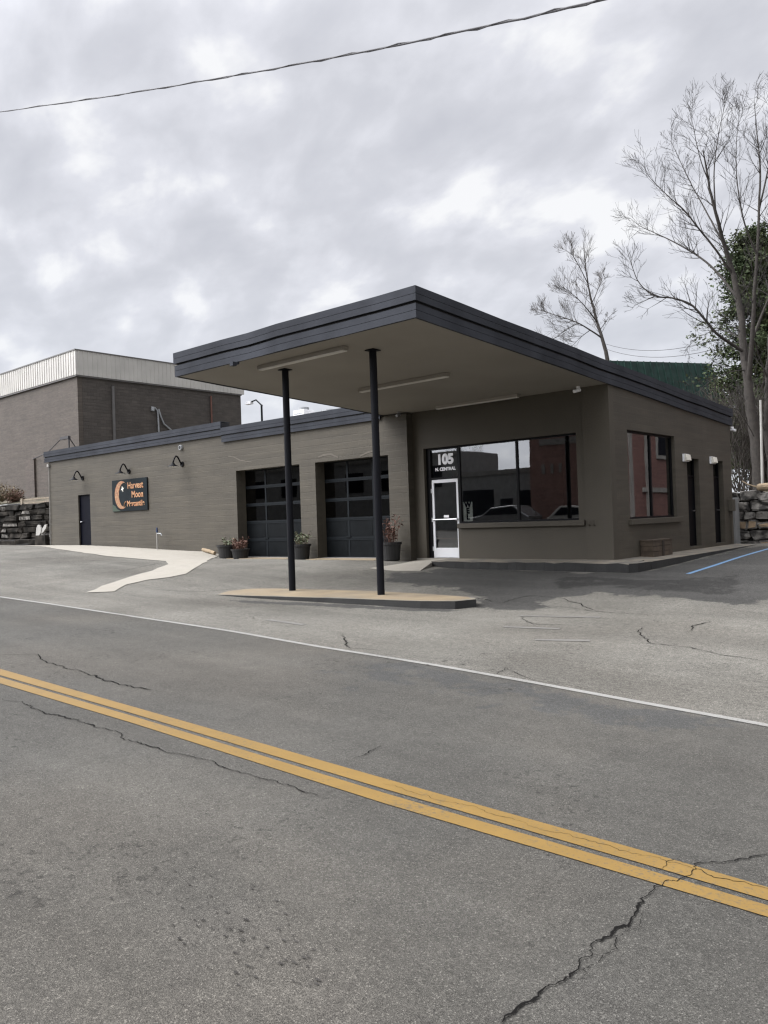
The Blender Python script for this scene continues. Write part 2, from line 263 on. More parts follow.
# ------------------------------------------------------------------ mesh helpers
class MB:
    def __init__(s): s.v, s.f, s.m = [], [], []
    def add(s, vs_, fs, mi=0):
        k = len(s.v); s.v += [tuple(map(float, v)) for v in vs_]; s.f += [tuple(i+k for i in f) for f in fs]; s.m += [mi]*len(fs); return s
    def box(s, x0, x1, y0, y1, z0, z1, mi=0):
        vs_ = [(x0, y0, z0), (x1, y0, z0), (x1, y1, z0), (x0, y1, z0), (x0, y0, z1), (x1, y0, z1), (x1, y1, z1), (x0, y1, z1)]
        return s.add(vs_, [(0, 3, 2, 1), (4, 5, 6, 7), (0, 1, 5, 4), (1, 2, 6, 5), (2, 3, 7, 6), (3, 0, 4, 7)], mi)
    def hexa(s, b, t, mi=0):              # 4 bottom + 4 top points, counter-clockwise
        return s.add(list(b)+list(t), [(0, 3, 2, 1), (4, 5, 6, 7), (0, 1, 5, 4), (1, 2, 6, 5), (2, 3, 7, 6), (3, 0, 4, 7)], mi)
    def tube(s, pts, rad, n=8, cap=True, mi=0):
        pts = [Vector(p) for p in pts]; rads = rad if hasattr(rad, '__len__') else [rad]*len(pts)
        k = len(s.v); up = Vector((0, 0, 1)); prev = None
        for i, p in enumerate(pts):
            d = (pts[min(i+1, len(pts)-1)]-pts[max(i-1, 0)]); d.normalize()
            if prev is None:
                a = d.cross(up if abs(d.z) < .9 else Vector((1, 0, 0))); a.normalize()
            else:
                a = prev - d*prev.dot(d)
                if a.length < 1e-5: a = d.orthogonal()
                a.normalize()
            b = d.cross(a); prev = a
            for j in range(n):
                q = p+(a*math.cos(2*math.pi*j/n)+b*math.sin(2*math.pi*j/n))*rads[i]; s.v.append(tuple(q))
        for i in range(len(pts)-1):
            for j in range(n):
                s.f.append((k+i*n+j, k+i*n+(j+1) % n, k+(i+1)*n+(j+1) % n, k+(i+1)*n+j)); s.m.append(mi)
        if cap:
            s.f.append(tuple(k+j for j in reversed(range(n)))); s.m.append(mi); e_ = k+(len(pts)-1)*n; s.f.append(tuple(e_+j for j in range(n))); s.m.append(mi)
        return s
    def lathe(s, c, prof, n=20, mi=0, jit=0):
        k = len(s.v)
        for r_, z in prof:
            for j in range(n): s.v.append((c[0]+r_*math.cos(2*math.pi*j/n), c[1]+r_*math.sin(2*math.pi*j/n), c[2]+z))
        for i in range(len(prof)-1):
            for j in range(n): s.f.append((k+i*n+j, k+i*n+(j+1) % n, k+(i+1)*n+(j+1) % n, k+(i+1)*n+j)); s.m.append(mi)
        return s
    def build(s, name, m, parent=None, smooth=False, bevel=0):
        me = bpy.data.meshes.new(name); me.from_pydata(s.v, [], s.f); me.update()
        ms = m if isinstance(m, (list, tuple)) else [m]
        for x in ms: me.materials.append(x)
        if len(ms) > 1: me.polygons.foreach_set('material_index', s.m)
        if smooth: me.polygons.foreach_set('use_smooth', [True]*len(me.polygons))
        o = bpy.data.objects.new(name, me); COL.objects.link(o)
        if parent: o.parent = parent; o.matrix_parent_inverse = Matrix.Translation(parent.location).inverted() if parent.type == 'EMPTY' and not parent.parent else Matrix()
        if bevel:
            md = o.modifiers.new('bevel', 'BEVEL'); md.width = bevel; md.segments = 2; md.limit_method = 'ANGLE'
        return o
def tag(o, label=None, cat=None, group=None, kind=None):
    if label: o['label'] = label
    if cat: o['category'] = cat
    if group: o['group'] = group
    if kind: o['kind'] = kind
    return o
def empty(name, loc, label, cat, group=None):
    o = bpy.data.objects.new(name, None); COL.objects.link(o); o.location = loc; return tag(o, label, cat, group)
def copy_tree(o, parent=None, shift=(0, 0, 0)):
    c = o.copy(); COL.objects.link(c)
    if parent: c.parent = parent
    else: c.location = Vector(o.location)+Vector(shift)
    for ch in o.children: copy_tree(ch, c)
    return c
def wall_grid(mb, axis, a0, a1, z0, z1, p0, p1, holes, top=None, bot=None, step=None, mi=0):
    """wall in the plane p (p0 outer, p1 inner face) between a0..a1, z0..z1 with rectangular holes (a0,a1,z0,z1)"""
    xs = sorted({a0, a1, *[h[0] for h in holes], *[h[1] for h in holes]}); xs = [x for x in xs if a0 <= x <= a1]
    if step:
        ex = []
        for a, b in zip(xs[:-1], xs[1:]):
            k = max(1, int((b-a)/step)); ex += [a+(b-a)*i/k for i in range(k)]
        xs = ex+[xs[-1]]
    zs = sorted({z0, z1, *[h[2] for h in holes], *[h[3] for h in holes]}); zs = [z for z in zs if z0 <= z <= z1]
    def P(a, p, z):
        if top and abs(z-z1) < 1e-6: z = top(a)
        if bot and abs(z-z0) < 1e-6: z = bot(a)
        return (a, p, z) if axis == 'X' else (p, a, z)
    def solid(i, j):
        if i < 0 or j < 0 or i >= len(xs)-1 or j >= len(zs)-1: return False
        cx, cz = (xs[i]+xs[i+1])/2, (zs[j]+zs[j+1])/2
        return not any(h[0] < cx < h[1] and h[2] < cz < h[3] for h in holes)
    for i in range(len(xs)-1):
        for j in range(len(zs)-1):
            if not solid(i, j): continue
            a, b, c, d = xs[i], xs[i+1], zs[j], zs[j+1]
            mb.add([P(a, p0, c), P(b, p0, c), P(b, p0, d), P(a, p0, d)], [(0, 1, 2, 3)], mi); mb.add([P(a, p1, c), P(b, p1, c), P(b, p1, d), P(a, p1, d)], [(3, 2, 1, 0)], mi)
            if not solid(i-1, j): mb.add([P(a, p0, c), P(a, p1, c), P(a, p1, d), P(a, p0, d)], [(3, 2, 1, 0)], mi)
            if not solid(i+1, j): mb.add([P(b, p0, c), P(b, p1, c), P(b, p1, d), P(b, p0, d)], [(0, 1, 2, 3)], mi)
            if not solid(i, j-1): mb.add([P(a, p0, c), P(b, p0, c), P(b, p1, c), P(a, p1, c)], [(3, 2, 1, 0)], mi)
            if not solid(i, j+1): mb.add([P(a, p0, d), P(b, p0, d), P(b, p1, d), P(a, p1, d)], [(0, 1, 2, 3)], mi)
    return mb
def text_mesh(txt, size, m, name, parent, origin, offs=.0, ext=.006, shear=0, axis='X', align='CENTER', sx=1.0, rows=None):
    cu = bpy.data.curves.new('t', 'FONT'); cu.body = txt; cu.size = size; cu.offset = offs; cu.extrude = ext; cu.shear = shear; cu.align_x = align; cu.align_y = 'CENTER'
    to = bpy.data.objects.new('t', cu); COL.objects.link(to); dg = bpy.context.evaluated_depsgraph_get(); dg.update()
    me = bpy.data.meshes.new_from_object(to.evaluated_get(dg)); bpy.data.objects.remove(to)
    mb = MB(); ox, oy, oz = origin
    mb.add([(ox+v.co.x*sx, oy-v.co.z, oz+v.co.y) for v in me.vertices], [tuple(p.vertices) for p in me.polygons])
    return mb.build(name, m, parent)

# ================================================================== GROUND
def noise1(rng, n, amp): return [rng.uniform(-amp, amp) for _ in range(n)]
wl_px = [(0, 597), (60, 605.6), (120, 614.6), (180, 623.6), (240, 632.9), (320, 647), (380, 656.5), (440, 666.2), (540, 684), (640, 702.6), (704, 714.1), (768, 725.8)]
wl = [G(*p)[:2] for p in wl_px]
def extend(pl, d0=45, d1=28):
    pl = [np.array(p[:2]) for p in pl]; a = pl[0]-pl[2]; a = a/np.linalg.norm(a); b = pl[-1]-pl[-3]; b = b/np.linalg.norm(b)
    pre = [pl[0]+a*d0*k for k in (1, .6, .3, .12)]; post = [pl[-1]+b*d1*k for k in (.12, .3, .6, 1)]
    return pre+pl+post
wl = np.array(extend(wl))
def Yw(x): return np.interp(x, wl[:, 0], wl[:, 1])
def inpoly(P, poly):
    x, y = P[:, 0], P[:, 1]; c = np.zeros(len(P), bool); j = len(poly)-1
    for i in range(len(poly)):
        xi, yi = poly[i]; xj, yj = poly[j]
        c ^= ((yi > y) != (yj > y)) & (x < (xj-xi)*(y-yi)/(yj-yi+1e-12)+xi); j = i
    return c
def sdist(P, poly):
    d = np.full(len(P), 1e9)
    for i in range(len(poly)):
        a = np.array(poly[i]); b = np.array(poly[(i+1) % len(poly)]); ab = b-a
        t = np.clip(((P-a)@ab)/(ab@ab+1e-12), 0, 1); d = np.minimum(d, np.linalg.norm(P-a-t[:, None]*ab, axis=1))
    return np.where(inpoly(P, poly), d, -d)
def sheet(name, xs, rows, m, patches, dz=0.0, tones=()):
    """grid sheet following the terrain; rows(x) gives the Y values; the 'patch' attribute says where the newer tarmac lies"""
    P = np.array([(x, y) for x in xs for y in rows(x)]); nr = len(rows(xs[0])); z = terr(P)+dz
    idx = np.arange(len(P)).reshape(len(xs), nr)
    f = np.stack([idx[:-1, :-1].ravel(), idx[1:, :-1].ravel(), idx[1:, 1:].ravel(), idx[:-1, 1:].ravel()], 1)
    me = bpy.data.meshes.new(name); me.from_pydata(np.c_[P, z].tolist(), [], f.tolist()); me.update(); me.materials.append(m)
    val = np.zeros(len(P))
    for poly, lev, soft in patches: val = np.maximum(val, np.clip(.5+sdist(P, poly)/soft, 0, 1)*lev)
    a = me.attributes.new('patch', 'FLOAT', 'POINT'); a.data.foreach_set('value', val.astype(np.float32))
    val = np.zeros(len(P))
    for poly, lev, soft in tones: val = np.maximum(val, np.clip(.5+sdist(P, poly)/soft, 0, 1)*lev)
    a = me.attributes.new('tone', 'FLOAT', 'POINT'); a.data.foreach_set('value', val.astype(np.float32))
    me.polygons.foreach_set('use_smooth', [True]*len(me.polygons))
    o = bpy.data.objects.new(name, me); COL.objects.link(o); return o
def gp(*pts): return [tuple(G(*p)[:2]) for p in pts]
pA = gp((392, 573), (425, 572), (446, 567), (540, 571), (612, 574), (650, 570), (675, 565), (738, 549), (768, 546)) + [(-1.5, 26), (-1.5, 16)] + gp((768, 594), (738, 603), (700, 597), (660, 594), (623, 592), (600, 588), (575, 596), (545, 600), (552, 607), (520, 611), (470, 607), (478, 597), (450, 588), (420, 586), (390, 582))
pD = gp((528, 583), (548, 575), (600, 574), (640, 577), (700, 574), (768, 570), (768, 594), (738, 603), (700, 598), (660, 594), (623, 593), (595, 590), (560, 596), (540, 592))
pE = gp((0, 553), (60, 551), (110, 558), (164, 563), (150, 571), (120, 577), (60, 571), (0, 567))
pB = gp((215, 599), (300, 602), (420, 607), (470, 610), (440, 613), (330, 607), (240, 603))
pC = gp((190, 578), (250, 566), (320, 567), (392, 573), (392, 582), (300, 586), (230, 588), (190, 584))  # softly darker ground by the garage doors: partly canopy shade put into its colour
xs = np.unique(np.r_[np.linspace(-64, -24, 50), np.arange(-24, -1, .12), np.linspace(-1, 26, 40)])
lot_rows = lambda x: np.r_[Yw(x)+(19-Yw(x))*np.linspace(0, 1, 90), np.linspace(19.15, 27, 40), np.linspace(28, 55, 12)]
tag(sheet('forecourt', xs, lot_rows, MT['lot'], patches=[(pA, 1.0, 1.3), (pD, 1.62, 1.2), (pB, .8, .5)], tones=[(pE, .22, 1.2), (pC, .14, 1.6)]), kind='structure')
pR = gp((330, 648), (480, 664), (768, 716), (768, 760), (600, 740), (440, 700), (300, 680))
rxs = np.unique(np.r_[np.linspace(-64, -24, 40), np.arange(-24, 1, .25), np.linspace(1, 26, 30)])
road_rows = lambda x: np.linspace(-9, Yw(x), 40)
tag(sheet('road', rxs, road_rows, MT['road'], [(pR, .62, 1.6)]), kind='structure')
# wide ground below everything
gx = np.r_[-1500, -600, -250, -120, np.linspace(-80, 26, 54), 60, 150, 400, 1500]; gy = np.r_[-1500, -500, -150, -50, np.linspace(-15, 55, 36), 90, 200, 600, 1500]
o = sheet('ground', gx, lambda x: gy, MT['terrain'], [], dz=-.08); tag(o, kind='structure')

def strip(name, left, right, m, dz, kind='structure', sub=.25):
    """painted band between two surveyed edges, laid on the ground"""
    L = [np.array(p[:2]) for p in left]; Rr = [np.array(p[:2]) for p in right]; V = []
    for i in range(len(L)-1):
        k = max(1, int(np.linalg.norm(L[i+1]-L[i])/sub))
        for j in range(k): t = j/k; V.append((L[i]*(1-t)+L[i+1]*t, Rr[i]*(1-t)+Rr[i+1]*t))
    V.append((L[-1], Rr[-1])); mb = MB(); vs_ = []
    for a, b in V: vs_ += [(*a, tz(*a)+dz), (*b, tz(*b)+dz)]
    mb.add(vs_, [(2*i, 2*i+1, 2*i+3, 2*i+2) for i in range(len(V)-1)]); return tag(mb.build(name, m), kind=kind)
def band(pl, w):
    pl = [np.array(p) for p in pl]; a, b = [], []
    for i, p in enumerate(pl):
        d = pl[min(i+1, len(pl)-1)]-pl[max(i-1, 0)]; d = d/np.linalg.norm(d); n = np.array([-d[1], d[0]]); a.append(p+n*w/2); b.append(p-n*w/2)
    return a, b
strip('edge_line', *band(wl, .085), MT['wline'], .005)
YE = [[(0, 669.2), (128, 705.8), (384, 779), (640, 850.8), (768, 888.3)], [(0, 675.6), (128, 712.6), (384, 789.5), (640, 863.7), (768, 901.3)],
      [(0, 677.6), (128, 715.2), (384, 793.6), (640, 868.5), (768, 906.5)], [(0, 683.8), (128, 722.2), (384, 804), (640, 879.5), (768, 918)]]
YE = [extend([G(*p)[:2] for p in e_]) for e_ in YE]
strip('centre_line', YE[0], YE[1], MT['yellow'], .005); strip('centre_line', YE[2], YE[3], MT['yellow'], .005)
bl = [G(688, 574)[:2], G(728, 561)[:2], G(768, 549)[:2]]; bl.append(bl[-1]+(bl[-1]-bl[0])*.5)
strip('parking_line', *band(bl, .10), MT['blue'], .005)

def crack(pts, w=.03, seed=0, wig=.012, name='road_crack'):
    """ragged dark crack: a wandering line whose two lips are jagged on their own"""
    rng = random.Random(seed); P = [G(*p) for p in pts]; out_ = []; ox = oy = 0; cam_d = np.mean([np.linalg.norm(p[:2]) for p in P]); st = .012*max(1, cam_d/3.0)
    for a, b in zip(P[:-1], P[1:]):
        k = max(3, int(np.linalg.norm(b-a)/st))
        for j in range(k):
            q = a+(b-a)*j/k; ox = ox*.82+rng.gauss(0, wig*.55)*max(1, cam_d/5); oy = oy*.82+rng.gauss(0, wig*.55)*max(1, cam_d/5); out_.append((q[0]+ox, q[1]+oy))
    out_.append(tuple(P[-1][:2])); vs_ = []; n = len(out_); ww = w*.6
    for i, p in enumerate(out_):
        a = np.array(out_[max(0, i-2)]); b = np.array(out_[min(n-1, i+2)]); d = b-a; d = d/(np.linalg.norm(d)+1e-9); nn = np.array([-d[1], d[0]])
        ww = min(w, max(w*.38, ww+rng.gauss(0, w*.13))); e_ = min(1, .4+i/9, .4+(n-1-i)/9)
        for s_ in (1, -1): q = np.array(p)+nn*ww*.5*s_*e_*rng.uniform(.55, 1.25); vs_.append((q[0], q[1], 0))
    z = terr([v[:2] for v in vs_])+.0062; vs_ = [(v[0], v[1], q) for v, q in zip(vs_, z)]
    mb = MB(); mb.add(vs_, [(2*i, 2*i+1, 2*i+3, 2*i+2) for i in range(n-1)]); return tag(mb.build(name, MT['crack']), kind='structure')
crack([(498, 1024), (520, 1010), (545, 988), (572, 972), (592, 955), (605, 938), (628, 926), (637, 905), (652, 890), (665, 883), (690, 876), (694, 866), (706, 863), (732, 860), (755, 856), (768, 853)], 0.0129, 1)
crack([(575, 980), (590, 966), (612, 946), (620, 934)], 0.0050, 22)
crack([(706, 858), (700, 862), (690, 858), (676, 854)], 0.0060, 23); crack([(640, 856), (690, 869), (730, 880), (768, 890)], 0.0060, 24)
crack([(637, 912), (645, 924), (632, 934), (622, 930)], 0.0050, 2); crack([(657, 874), (665, 864), (680, 859), (694, 864)], 0.0050, 3)
crack([(0, 655), (40, 654.5), (46, 663), (66, 668), (82, 672), (100, 681), (128, 686), (152, 690)], 0.0194, 4)
crack([(4, 699), (22, 702), (30, 708), (46, 714), (78, 721), (98, 727), (122, 735), (124, 740), (190, 757), (215, 764), (240, 772), (290, 787), (318, 796)], 0.0155, 5)
crack([(384, 784), (420, 795), (480, 811), (540, 829), (600, 845), (640, 856)], 0.0034, 6); crack([(352, 760), (370, 753), (382, 746)], 0.0091, 7)
crack([(640, 628), (636, 632), (650, 644), (690, 648), (720, 655), (768, 662)], 0.0238, 8); crack([(688, 632), (694, 627), (712, 622)], 0.0298, 9)
crack([(478, 598), (500, 603), (530, 596), (560, 598), (600, 610)], 0.0238, 10); crack([(497, 675), (505, 668), (530, 680), (600, 692)], 0.0118, 11)
crack([(344, 634), (340, 640), (350, 648), (380, 652)], 0.0179, 12); crack([(560, 607), (600, 612), (650, 616)], 0.0179, 13); crack([(522, 618), (530, 624), (580, 626)], 0.0298, 14)
crack([(690, 605), (740, 610), (768, 615)], 0.0118, 15); crack([(150, 590), (200, 592), (240, 588)], 0.0357, 16); crack([(0, 575), (60, 577), (120, 571), (165, 563)], 0.0179, 17)
def spots(name, boxes, m, seed, smin, smax, stretch=2.5):
    rng = random.Random(seed); mb = MB()
    for (x0, y0, x1, y1, n) in boxes:
        for _ in range(n):
            c = G(rng.uniform(x0, x1), rng.uniform(y0, y1)); r_ = rng.uniform(smin, smax); k = rng.randint(7, 11); vs_ = []
            for j in range(k):
                a = 2*math.pi*j/k; rr = r_*rng.uniform(.55, 1.2); q = (c[0]+rr*stretch*math.cos(a)*rng.uniform(.5, 1), c[1]+rr*math.sin(a)); vs_.append((*q, tz(*q)+.0065))
            mb.add(vs_, [tuple(range(k))])
    return tag(mb.build(name, m), kind='structure')
spots('road_pits', [(10, 785, 60, 830, 7), (60, 800, 150, 850, 12), (110, 850, 260, 900, 30), (170, 900, 300, 945, 44), (230, 940, 340, 990, 30), (700, 745, 768, 775, 10)], MT['stain'], 5, .002, .006, 3.2)
spots('forecourt_pits', [(80, 584, 160, 594, 5), (225, 610, 300, 625, 16), (380, 655, 470, 668, 10), (480, 610, 768, 690, 40)], MT['stain'], 7, .006, .016, 3.0)
for a in ([(520, 616), (600, 617.5)], [(504, 627), (560, 629)], [(535, 640), (590, 641)], [(268, 620), (304, 625)]):
    strip('faded_line', *band([G(*q)[:2] for q in a], .13), MT['fadewhite'], .0055)
# concrete path along the wing
def poly_sheet(name, pts, m, dz, sub=.45, thick=.0):
    bm = bmesh.new(); vs_ = [bm.verts.new((p[0], p[1], 0)) for p in pts]; bm.faces.new(vs_)
    x0, x1 = min(p[0] for p in pts), max(p[0] for p in pts); y0, y1 = min(p[1] for p in pts), max(p[1] for p in pts)
    for k in range(1, int((x1-x0)/sub)+1): bmesh.ops.bisect_plane(bm, geom=bm.verts[:]+bm.edges[:]+bm.faces[:], plane_co=(x0+k*sub, 0, 0), plane_no=(1, 0, 0))
    for k in range(1, int((y1-y0)/sub)+1): bmesh.ops.bisect_plane(bm, geom=bm.verts[:]+bm.edges[:]+bm.faces[:], plane_co=(0, y0+k*sub, 0), plane_no=(0, 1, 0))
    z = terr([(v.co.x, v.co.y) for v in bm.verts])
    for v, q in zip(bm.verts, z): v.co.z = q+dz
    bm.normal_update()
    for f in bm.faces:
        if f.normal.z < 0: f.normal_flip()
    me = bpy.data.meshes.new(name); bm.to_mesh(me); bm.free(); me.materials.append(m); o = bpy.data.objects.new(name, me); COL.objects.link(o); return o
def jag(pts, amp, seed, step=.3):
    rng = random.Random(seed); o_ = []
    for i in range(len(pts)):
        a = np.array(pts[i]); b = np.array(pts[(i+1) % len(pts)]); k = max(1, int(np.linalg.norm(b-a)/step))
        for j in range(k): q = a+(b-a)*j/k; o_.append((q[0]+rng.gauss(0, amp), q[1]+rng.gauss(0, amp)))
    return o_
pth = [(-37.5, 17.1), (-22.6, 17.1)] + gp((214, 558), (206, 562), (187, 574), (150, 580.5), (126, 585), (113, 592), (86, 593), (100, 586.5), (130, 577.5), (152, 571), (168, 564.5), (166, 561.5), (138, 559), (109, 556.5), (80, 552.5), (58, 549.5))
tag(poly_sheet('concrete_path', jag(pth, .028, 3, .55), MT['concrete'], .012), kind='structure')

# ------------------------------------------------------------------ the building
ZS = lambda Y: 4.427 - .0494*(Y-10.32)               # soffit plane
YF, YG, XR, YB = 17.48, 17.23, -8.26, 25.83           # office front, garage front, right wall, back
XJ, XS, XE, YGB = -14.17, -22.41, -35.12, 28.0
B = empty('commercial_building', (-14, 17.3, 0), 'brown painted one-storey shop building with dark canopy and two garage doors', 'building')
def part(mb, name, m, parent=B, **k): return mb.build(name, m, parent, **k)
# office front
w = MB(); wall_grid(w, 'X', XJ, XR, -.3, 4.0, YF, YF+.22, [(-13.8, -12.70, -.02, 3.03), (-12.70, -9.14, .93, 3.03)], top=lambda a: ZS(YF)+.05)
part(w, 'wall', MT['stucco'])
w = MB(); w.box(-8.94, XR+.004, YF-.045, YF-.002, -.3, ZS(YF)+.02); part(w, 'corner_pier', MT['stucco'])
# right side wall
w = MB(); wall_grid(w, 'Y', YF+.22, YB, -.3, 3.6, XR, XR-.22, [(18.38, 21.33, .91, 3.07), (22.16, 23.06, .06, 2.52), (24.22, 25.08, .06, 2.52)], top=lambda a: ZS(a)+.05)
part(w, 'wall', MT['wall_side'])
w = MB(); w.box(XJ+.02, XR-.24, YB-.2, YB, -.3, 3.7); w.box(XJ, XJ+.2, YF+.24, YB-.21, -.3, 3.95); part(w, 'inner_wall', MT['inner'])
w = MB(); w.box(XJ+.21, XR-.225, YF+.03, YB-.21, -.25, -.004); part(w, 'floor', MT['floor'])
# garage and wing front (one long wall, its foot follows the slope)
od1, od2 = (-21.76, -18.59), (-17.88, -14.89)
w = MB(); wall_grid(w, 'X', XS, XJ, -.6, 4.05, YG, YG+.25, [(*od1, -.05, 2.94), (*od2, -.05, 2.94)]); part(w, 'wall', MT['wall'])
dw = (-32.57, -31.57, .46, 2.61)
w = MB(); wall_grid(w, 'X', XE, XS-.002, -.6, 4.3, YG, YG+.25, [dw]); part(w, 'wall', MT['wall'])
w = MB(); w.box(XE, XE+.25, YG+.26, YGB, -.3, 4.3); w.box(XE, XJ, YGB+.003, YGB+.25, -.6, 4.0); w.box(XS-.1, XS+.1, YG+.26, YGB, -.3, 4.25); part(w, 'wall', MT['wall_side'])
w = MB(); w.box(XS+.12, XJ-.003, YG+.04, YGB-.01, -.2, -.006); part(w, 'floor', MT['floor'])
w = MB(); w.box(XE+.26, XS-.11, YG+.27, YGB-.01, 4.1, 4.22); w.box(XS+.11, -15.1, YG+.27, YGB-.01, 3.9, 4.02); part(w, 'roof', MT['roofing'])
# parapet fascias of the wing and of the garage
def parapet(x0, x1, z0, z1, y, name='fascia'):
    mb = MB(); h = (z1-z0)
    mb.box(x0, x1, y-.05, y+.30, z0+.02, z1-.02, 1)
    for a, b, p in ((0, .21, .075), (.225, .43, .075), (.52, .74, .10), (.755, 1, .10)): mb.box(x0-.002, x1+.002, y-p, y-.052, z0+h*a, z0+h*b, 0)
    mb.box(x0-.004, x1+.004, y-.10, y+.31, z1, z1+.018, 0); return part(mb, name, [MT['fascia'], MT['gap']])
parapet(XE-.26, XS, 4.21, 4.675, YG); parapet(XS+.002, -15.09, 3.97, 4.45, YG)
# garage doors
def garage_door(x0, x1, y):
    z0, rows, nc = -.03, 5, 3; H = 2.99; rh = H/rows; W = x1-x0
    rail = MB(); pan = MB(); gl = MB()
    for j in range(rows+1):
        zz = z0+rh*j; rail.box(x0, x1, y, y+.05, max(zz-.05, z0), min(zz+.05, z0+H))
    for i in range(nc+1):
        xx = x0+W*i/nc; rail.box(max(xx-.035, x0), min(xx+.035, x1), y+.004, y+.046, z0+.01, z0+H-.01)
    for j in range(1, rows): rail.box(x0+.01, x1-.01, y-.008, y-.001, z0+rh*j-.006, z0+rh*j+.006)
    d = part(rail, 'garage_door', MT['door_rail'])
    for j in range(rows):
        for i in range(nc):
            a, b, c, e_ = x0+W*i/nc+.036, x0+W*(i+1)/nc-.036, z0+rh*j+.051, z0+rh*(j+1)-.051
            if j < 2:
                q = MB(); q.box(a, b, y+.014, y+.03, c, e_); q.box(a+.06, b-.06, y+.009, y+.0135, c+.05, e_-.05); part(q, 'door_panel', MT['door_panel'], d)
            else: q = MB(); q.box(a, b, y+.018, y+.026, c, e_); part(q, 'door_glass', MT['dglass'], d)
    q = MB(); q.box(x0+W*.30, x0+W*.36, y-.03, y-.002, z0+rh*1.05, z0+rh*1.12); part(q, 'door_handle', MT['door_rail'], d)
garage_door(od1[0]-.08, od1[1]+.08, YG+.40); garage_door(od2[0]-.08, od2[1]+.08, YG+.40)
w = MB()
for a, b in (od1, od2):                                # deep jambs and head behind the wall
    w.box(a-.2, a-.002, YG+.252, YG+.40, -.05, 3.0); w.box(b+.002, b+.2, YG+.252, YG+.40, -.05, 3.0); w.box(a-.002, b+.002, YG+.252, YG+.40, 2.945, 3.0)
part(w, 'door_jamb', MT['stucco'])
# narrow steel door of the wing
d = MB(); d.box(dw[0]+.03, dw[1]-.03, YG+.09, YG+.13, dw[2]+.01, dw[3]-.03); d = part(d, 'door', MT['navy'])
q = MB(); q.box(dw[0]+.002, dw[0]+.03, YG+.06, YG+.2, dw[2], dw[3]); q.box(dw[1]-.03, dw[1]-.002, YG+.06, YG+.2, dw[2], dw[3]); q.box(dw[0]+.03, dw[1]-.03, YG+.06, YG+.2, dw[3]-.03, dw[3]-.002); part(q, 'door_frame', MT['navy'], d)
q = MB(); q.tube([(dw[0]+.12, YG+.09, dw[2]+1.0), (dw[0]+.12, YG+.02, dw[2]+1.0)], .028, 10); q.tube([(dw[0]+.12, YG+.03, dw[2]+1.0), (dw[0]+.25, YG+.03, dw[2]+1.0)], .016, 8); part(q, 'door_handle', MT['steel'], d)
# shop door with transom
yf = YF+.13; xa, xb = -13.655, -12.745
fr = MB(); fr.box(-13.798, xa-.004, yf-.02, yf+.09, -.02, 3.028); fr.box(xb+.004, -12.702, yf-.02, yf+.09, -.02, 3.028); fr.box(xa-.004, xb+.004, yf-.018, yf+.088, 2.975, 3.026); fr.box(xa-.004, xb+.004, yf-.018, yf+.088, 2.165, 2.21)
fr = part(fr, 'transom', MT['dark_frame']); q = MB(); q.box(xa-.003, xb+.003, yf+.03, yf+.04, 2.211, 2.974); part(q, 'glass', MT['glass'], fr)
text_mesh('105', .37, MT['white'], 'house_number', fr, ((xa+xb)/2+.02, yf+.026, 2.69), offs=.021, ext=.002, sx=1.04)
text_mesh('N. CENTRAL', .125, MT['white'], 'street_name', fr, ((xa+xb)/2+.02, yf+.026, 2.43), offs=.006, ext=.002, sx=.98)
d = MB(); d.box(xa, xa+.075, yf, yf+.05, .0, 2.15); d.box(xb-.075, xb, yf, yf+.05, .0, 2.15); d.box(xa+.075, xb-.075, yf, yf+.05, 2.06, 2.15); d.box(xa+.075, xb-.075, yf, yf+.05, .005, .27)
d = part(d, 'door', MT['alu'], bevel=.004)
q = MB(); q.box(xa+.076, xb-.076, yf+.02, yf+.03, .271, 2.059); part(q, 'glass', MT['glass'], d)
q = MB(); q.tube([(xa+.06, yf-.05, 1.05), (xb-.06, yf-.05, 1.05)], .018, 10); q.box(xa+.04, xa+.09, yf-.06, yf-.001, 1.02, 1.08); q.box(xb-.09, xb-.04, yf-.06, yf-.001, 1.02, 1.08); part(q, 'push_bar', MT['steel'], d)
q = MB(); q.box(xa+.38, xa+.55, yf+.012, yf+.018, 1.10, 1.17); part(q, 'door_sticker', MT['white'], d)
for z in (.25, 1.05, 1.85):
    q = MB(); q.tube([(xa-.006, yf-.012, z-.06), (xa-.006, yf-.012, z+.06)], .012, 8); part(q, 'hinge', MT['alu'], d)
# shop window
def window(x0, x1, z0, z1, y, mull, gm, axis='X', yin=1):
    def bx(mb, a0, a1, b0, b1, c0, c1):
        if axis == 'X': mb.box(a0, a1, b0, b1, c0, c1)
        else: mb.box(min(b0, b1), max(b0, b1), a0, a1, c0, c1)
    f = MB(); t_ = .045; s_ = yin
    bx(f, x0+.002, x0+t_, y, y+.08*s_, z0+.002, z1-.002); bx(f, x1-t_, x1-.002, y, y+.08*s_, z0+.002, z1-.002)
    bx(f, x0+t_, x1-t_, y, y+.08*s_, z0+.002, z0+t_); bx(f, x0+t_, x1-t_, y, y+.08*s_, z1-t_, z1-.002)
    ed = [x0+t_]
    for m_ in mull: bx(f, m_-.03, m_+.03, y+.002*s_, y+.078*s_, z0+t_, z1-t_); ed += [m_-.03, m_+.03]
    ed.append(x1-t_); f = part(f, 'window', MT['dark_frame'])
    for i in range(0, len(ed), 2): q = MB(); bx(q, ed[i]-.004, ed[i+1]+.004, y+.035*s_, y+.042*s_, z0+t_-.004, z1-t_+.004); part(q, 'pane', gm, f)
    return f
f = window(-12.698, -9.14, .93, 3.03, YF+.10, [-10.87], MT['glass'])
q = MB(); q.box(-12.67, -8.96, YF-.10, YF+.095, .80, .926); part(q, 'sill', MT['stucco'], f, bevel=.01)
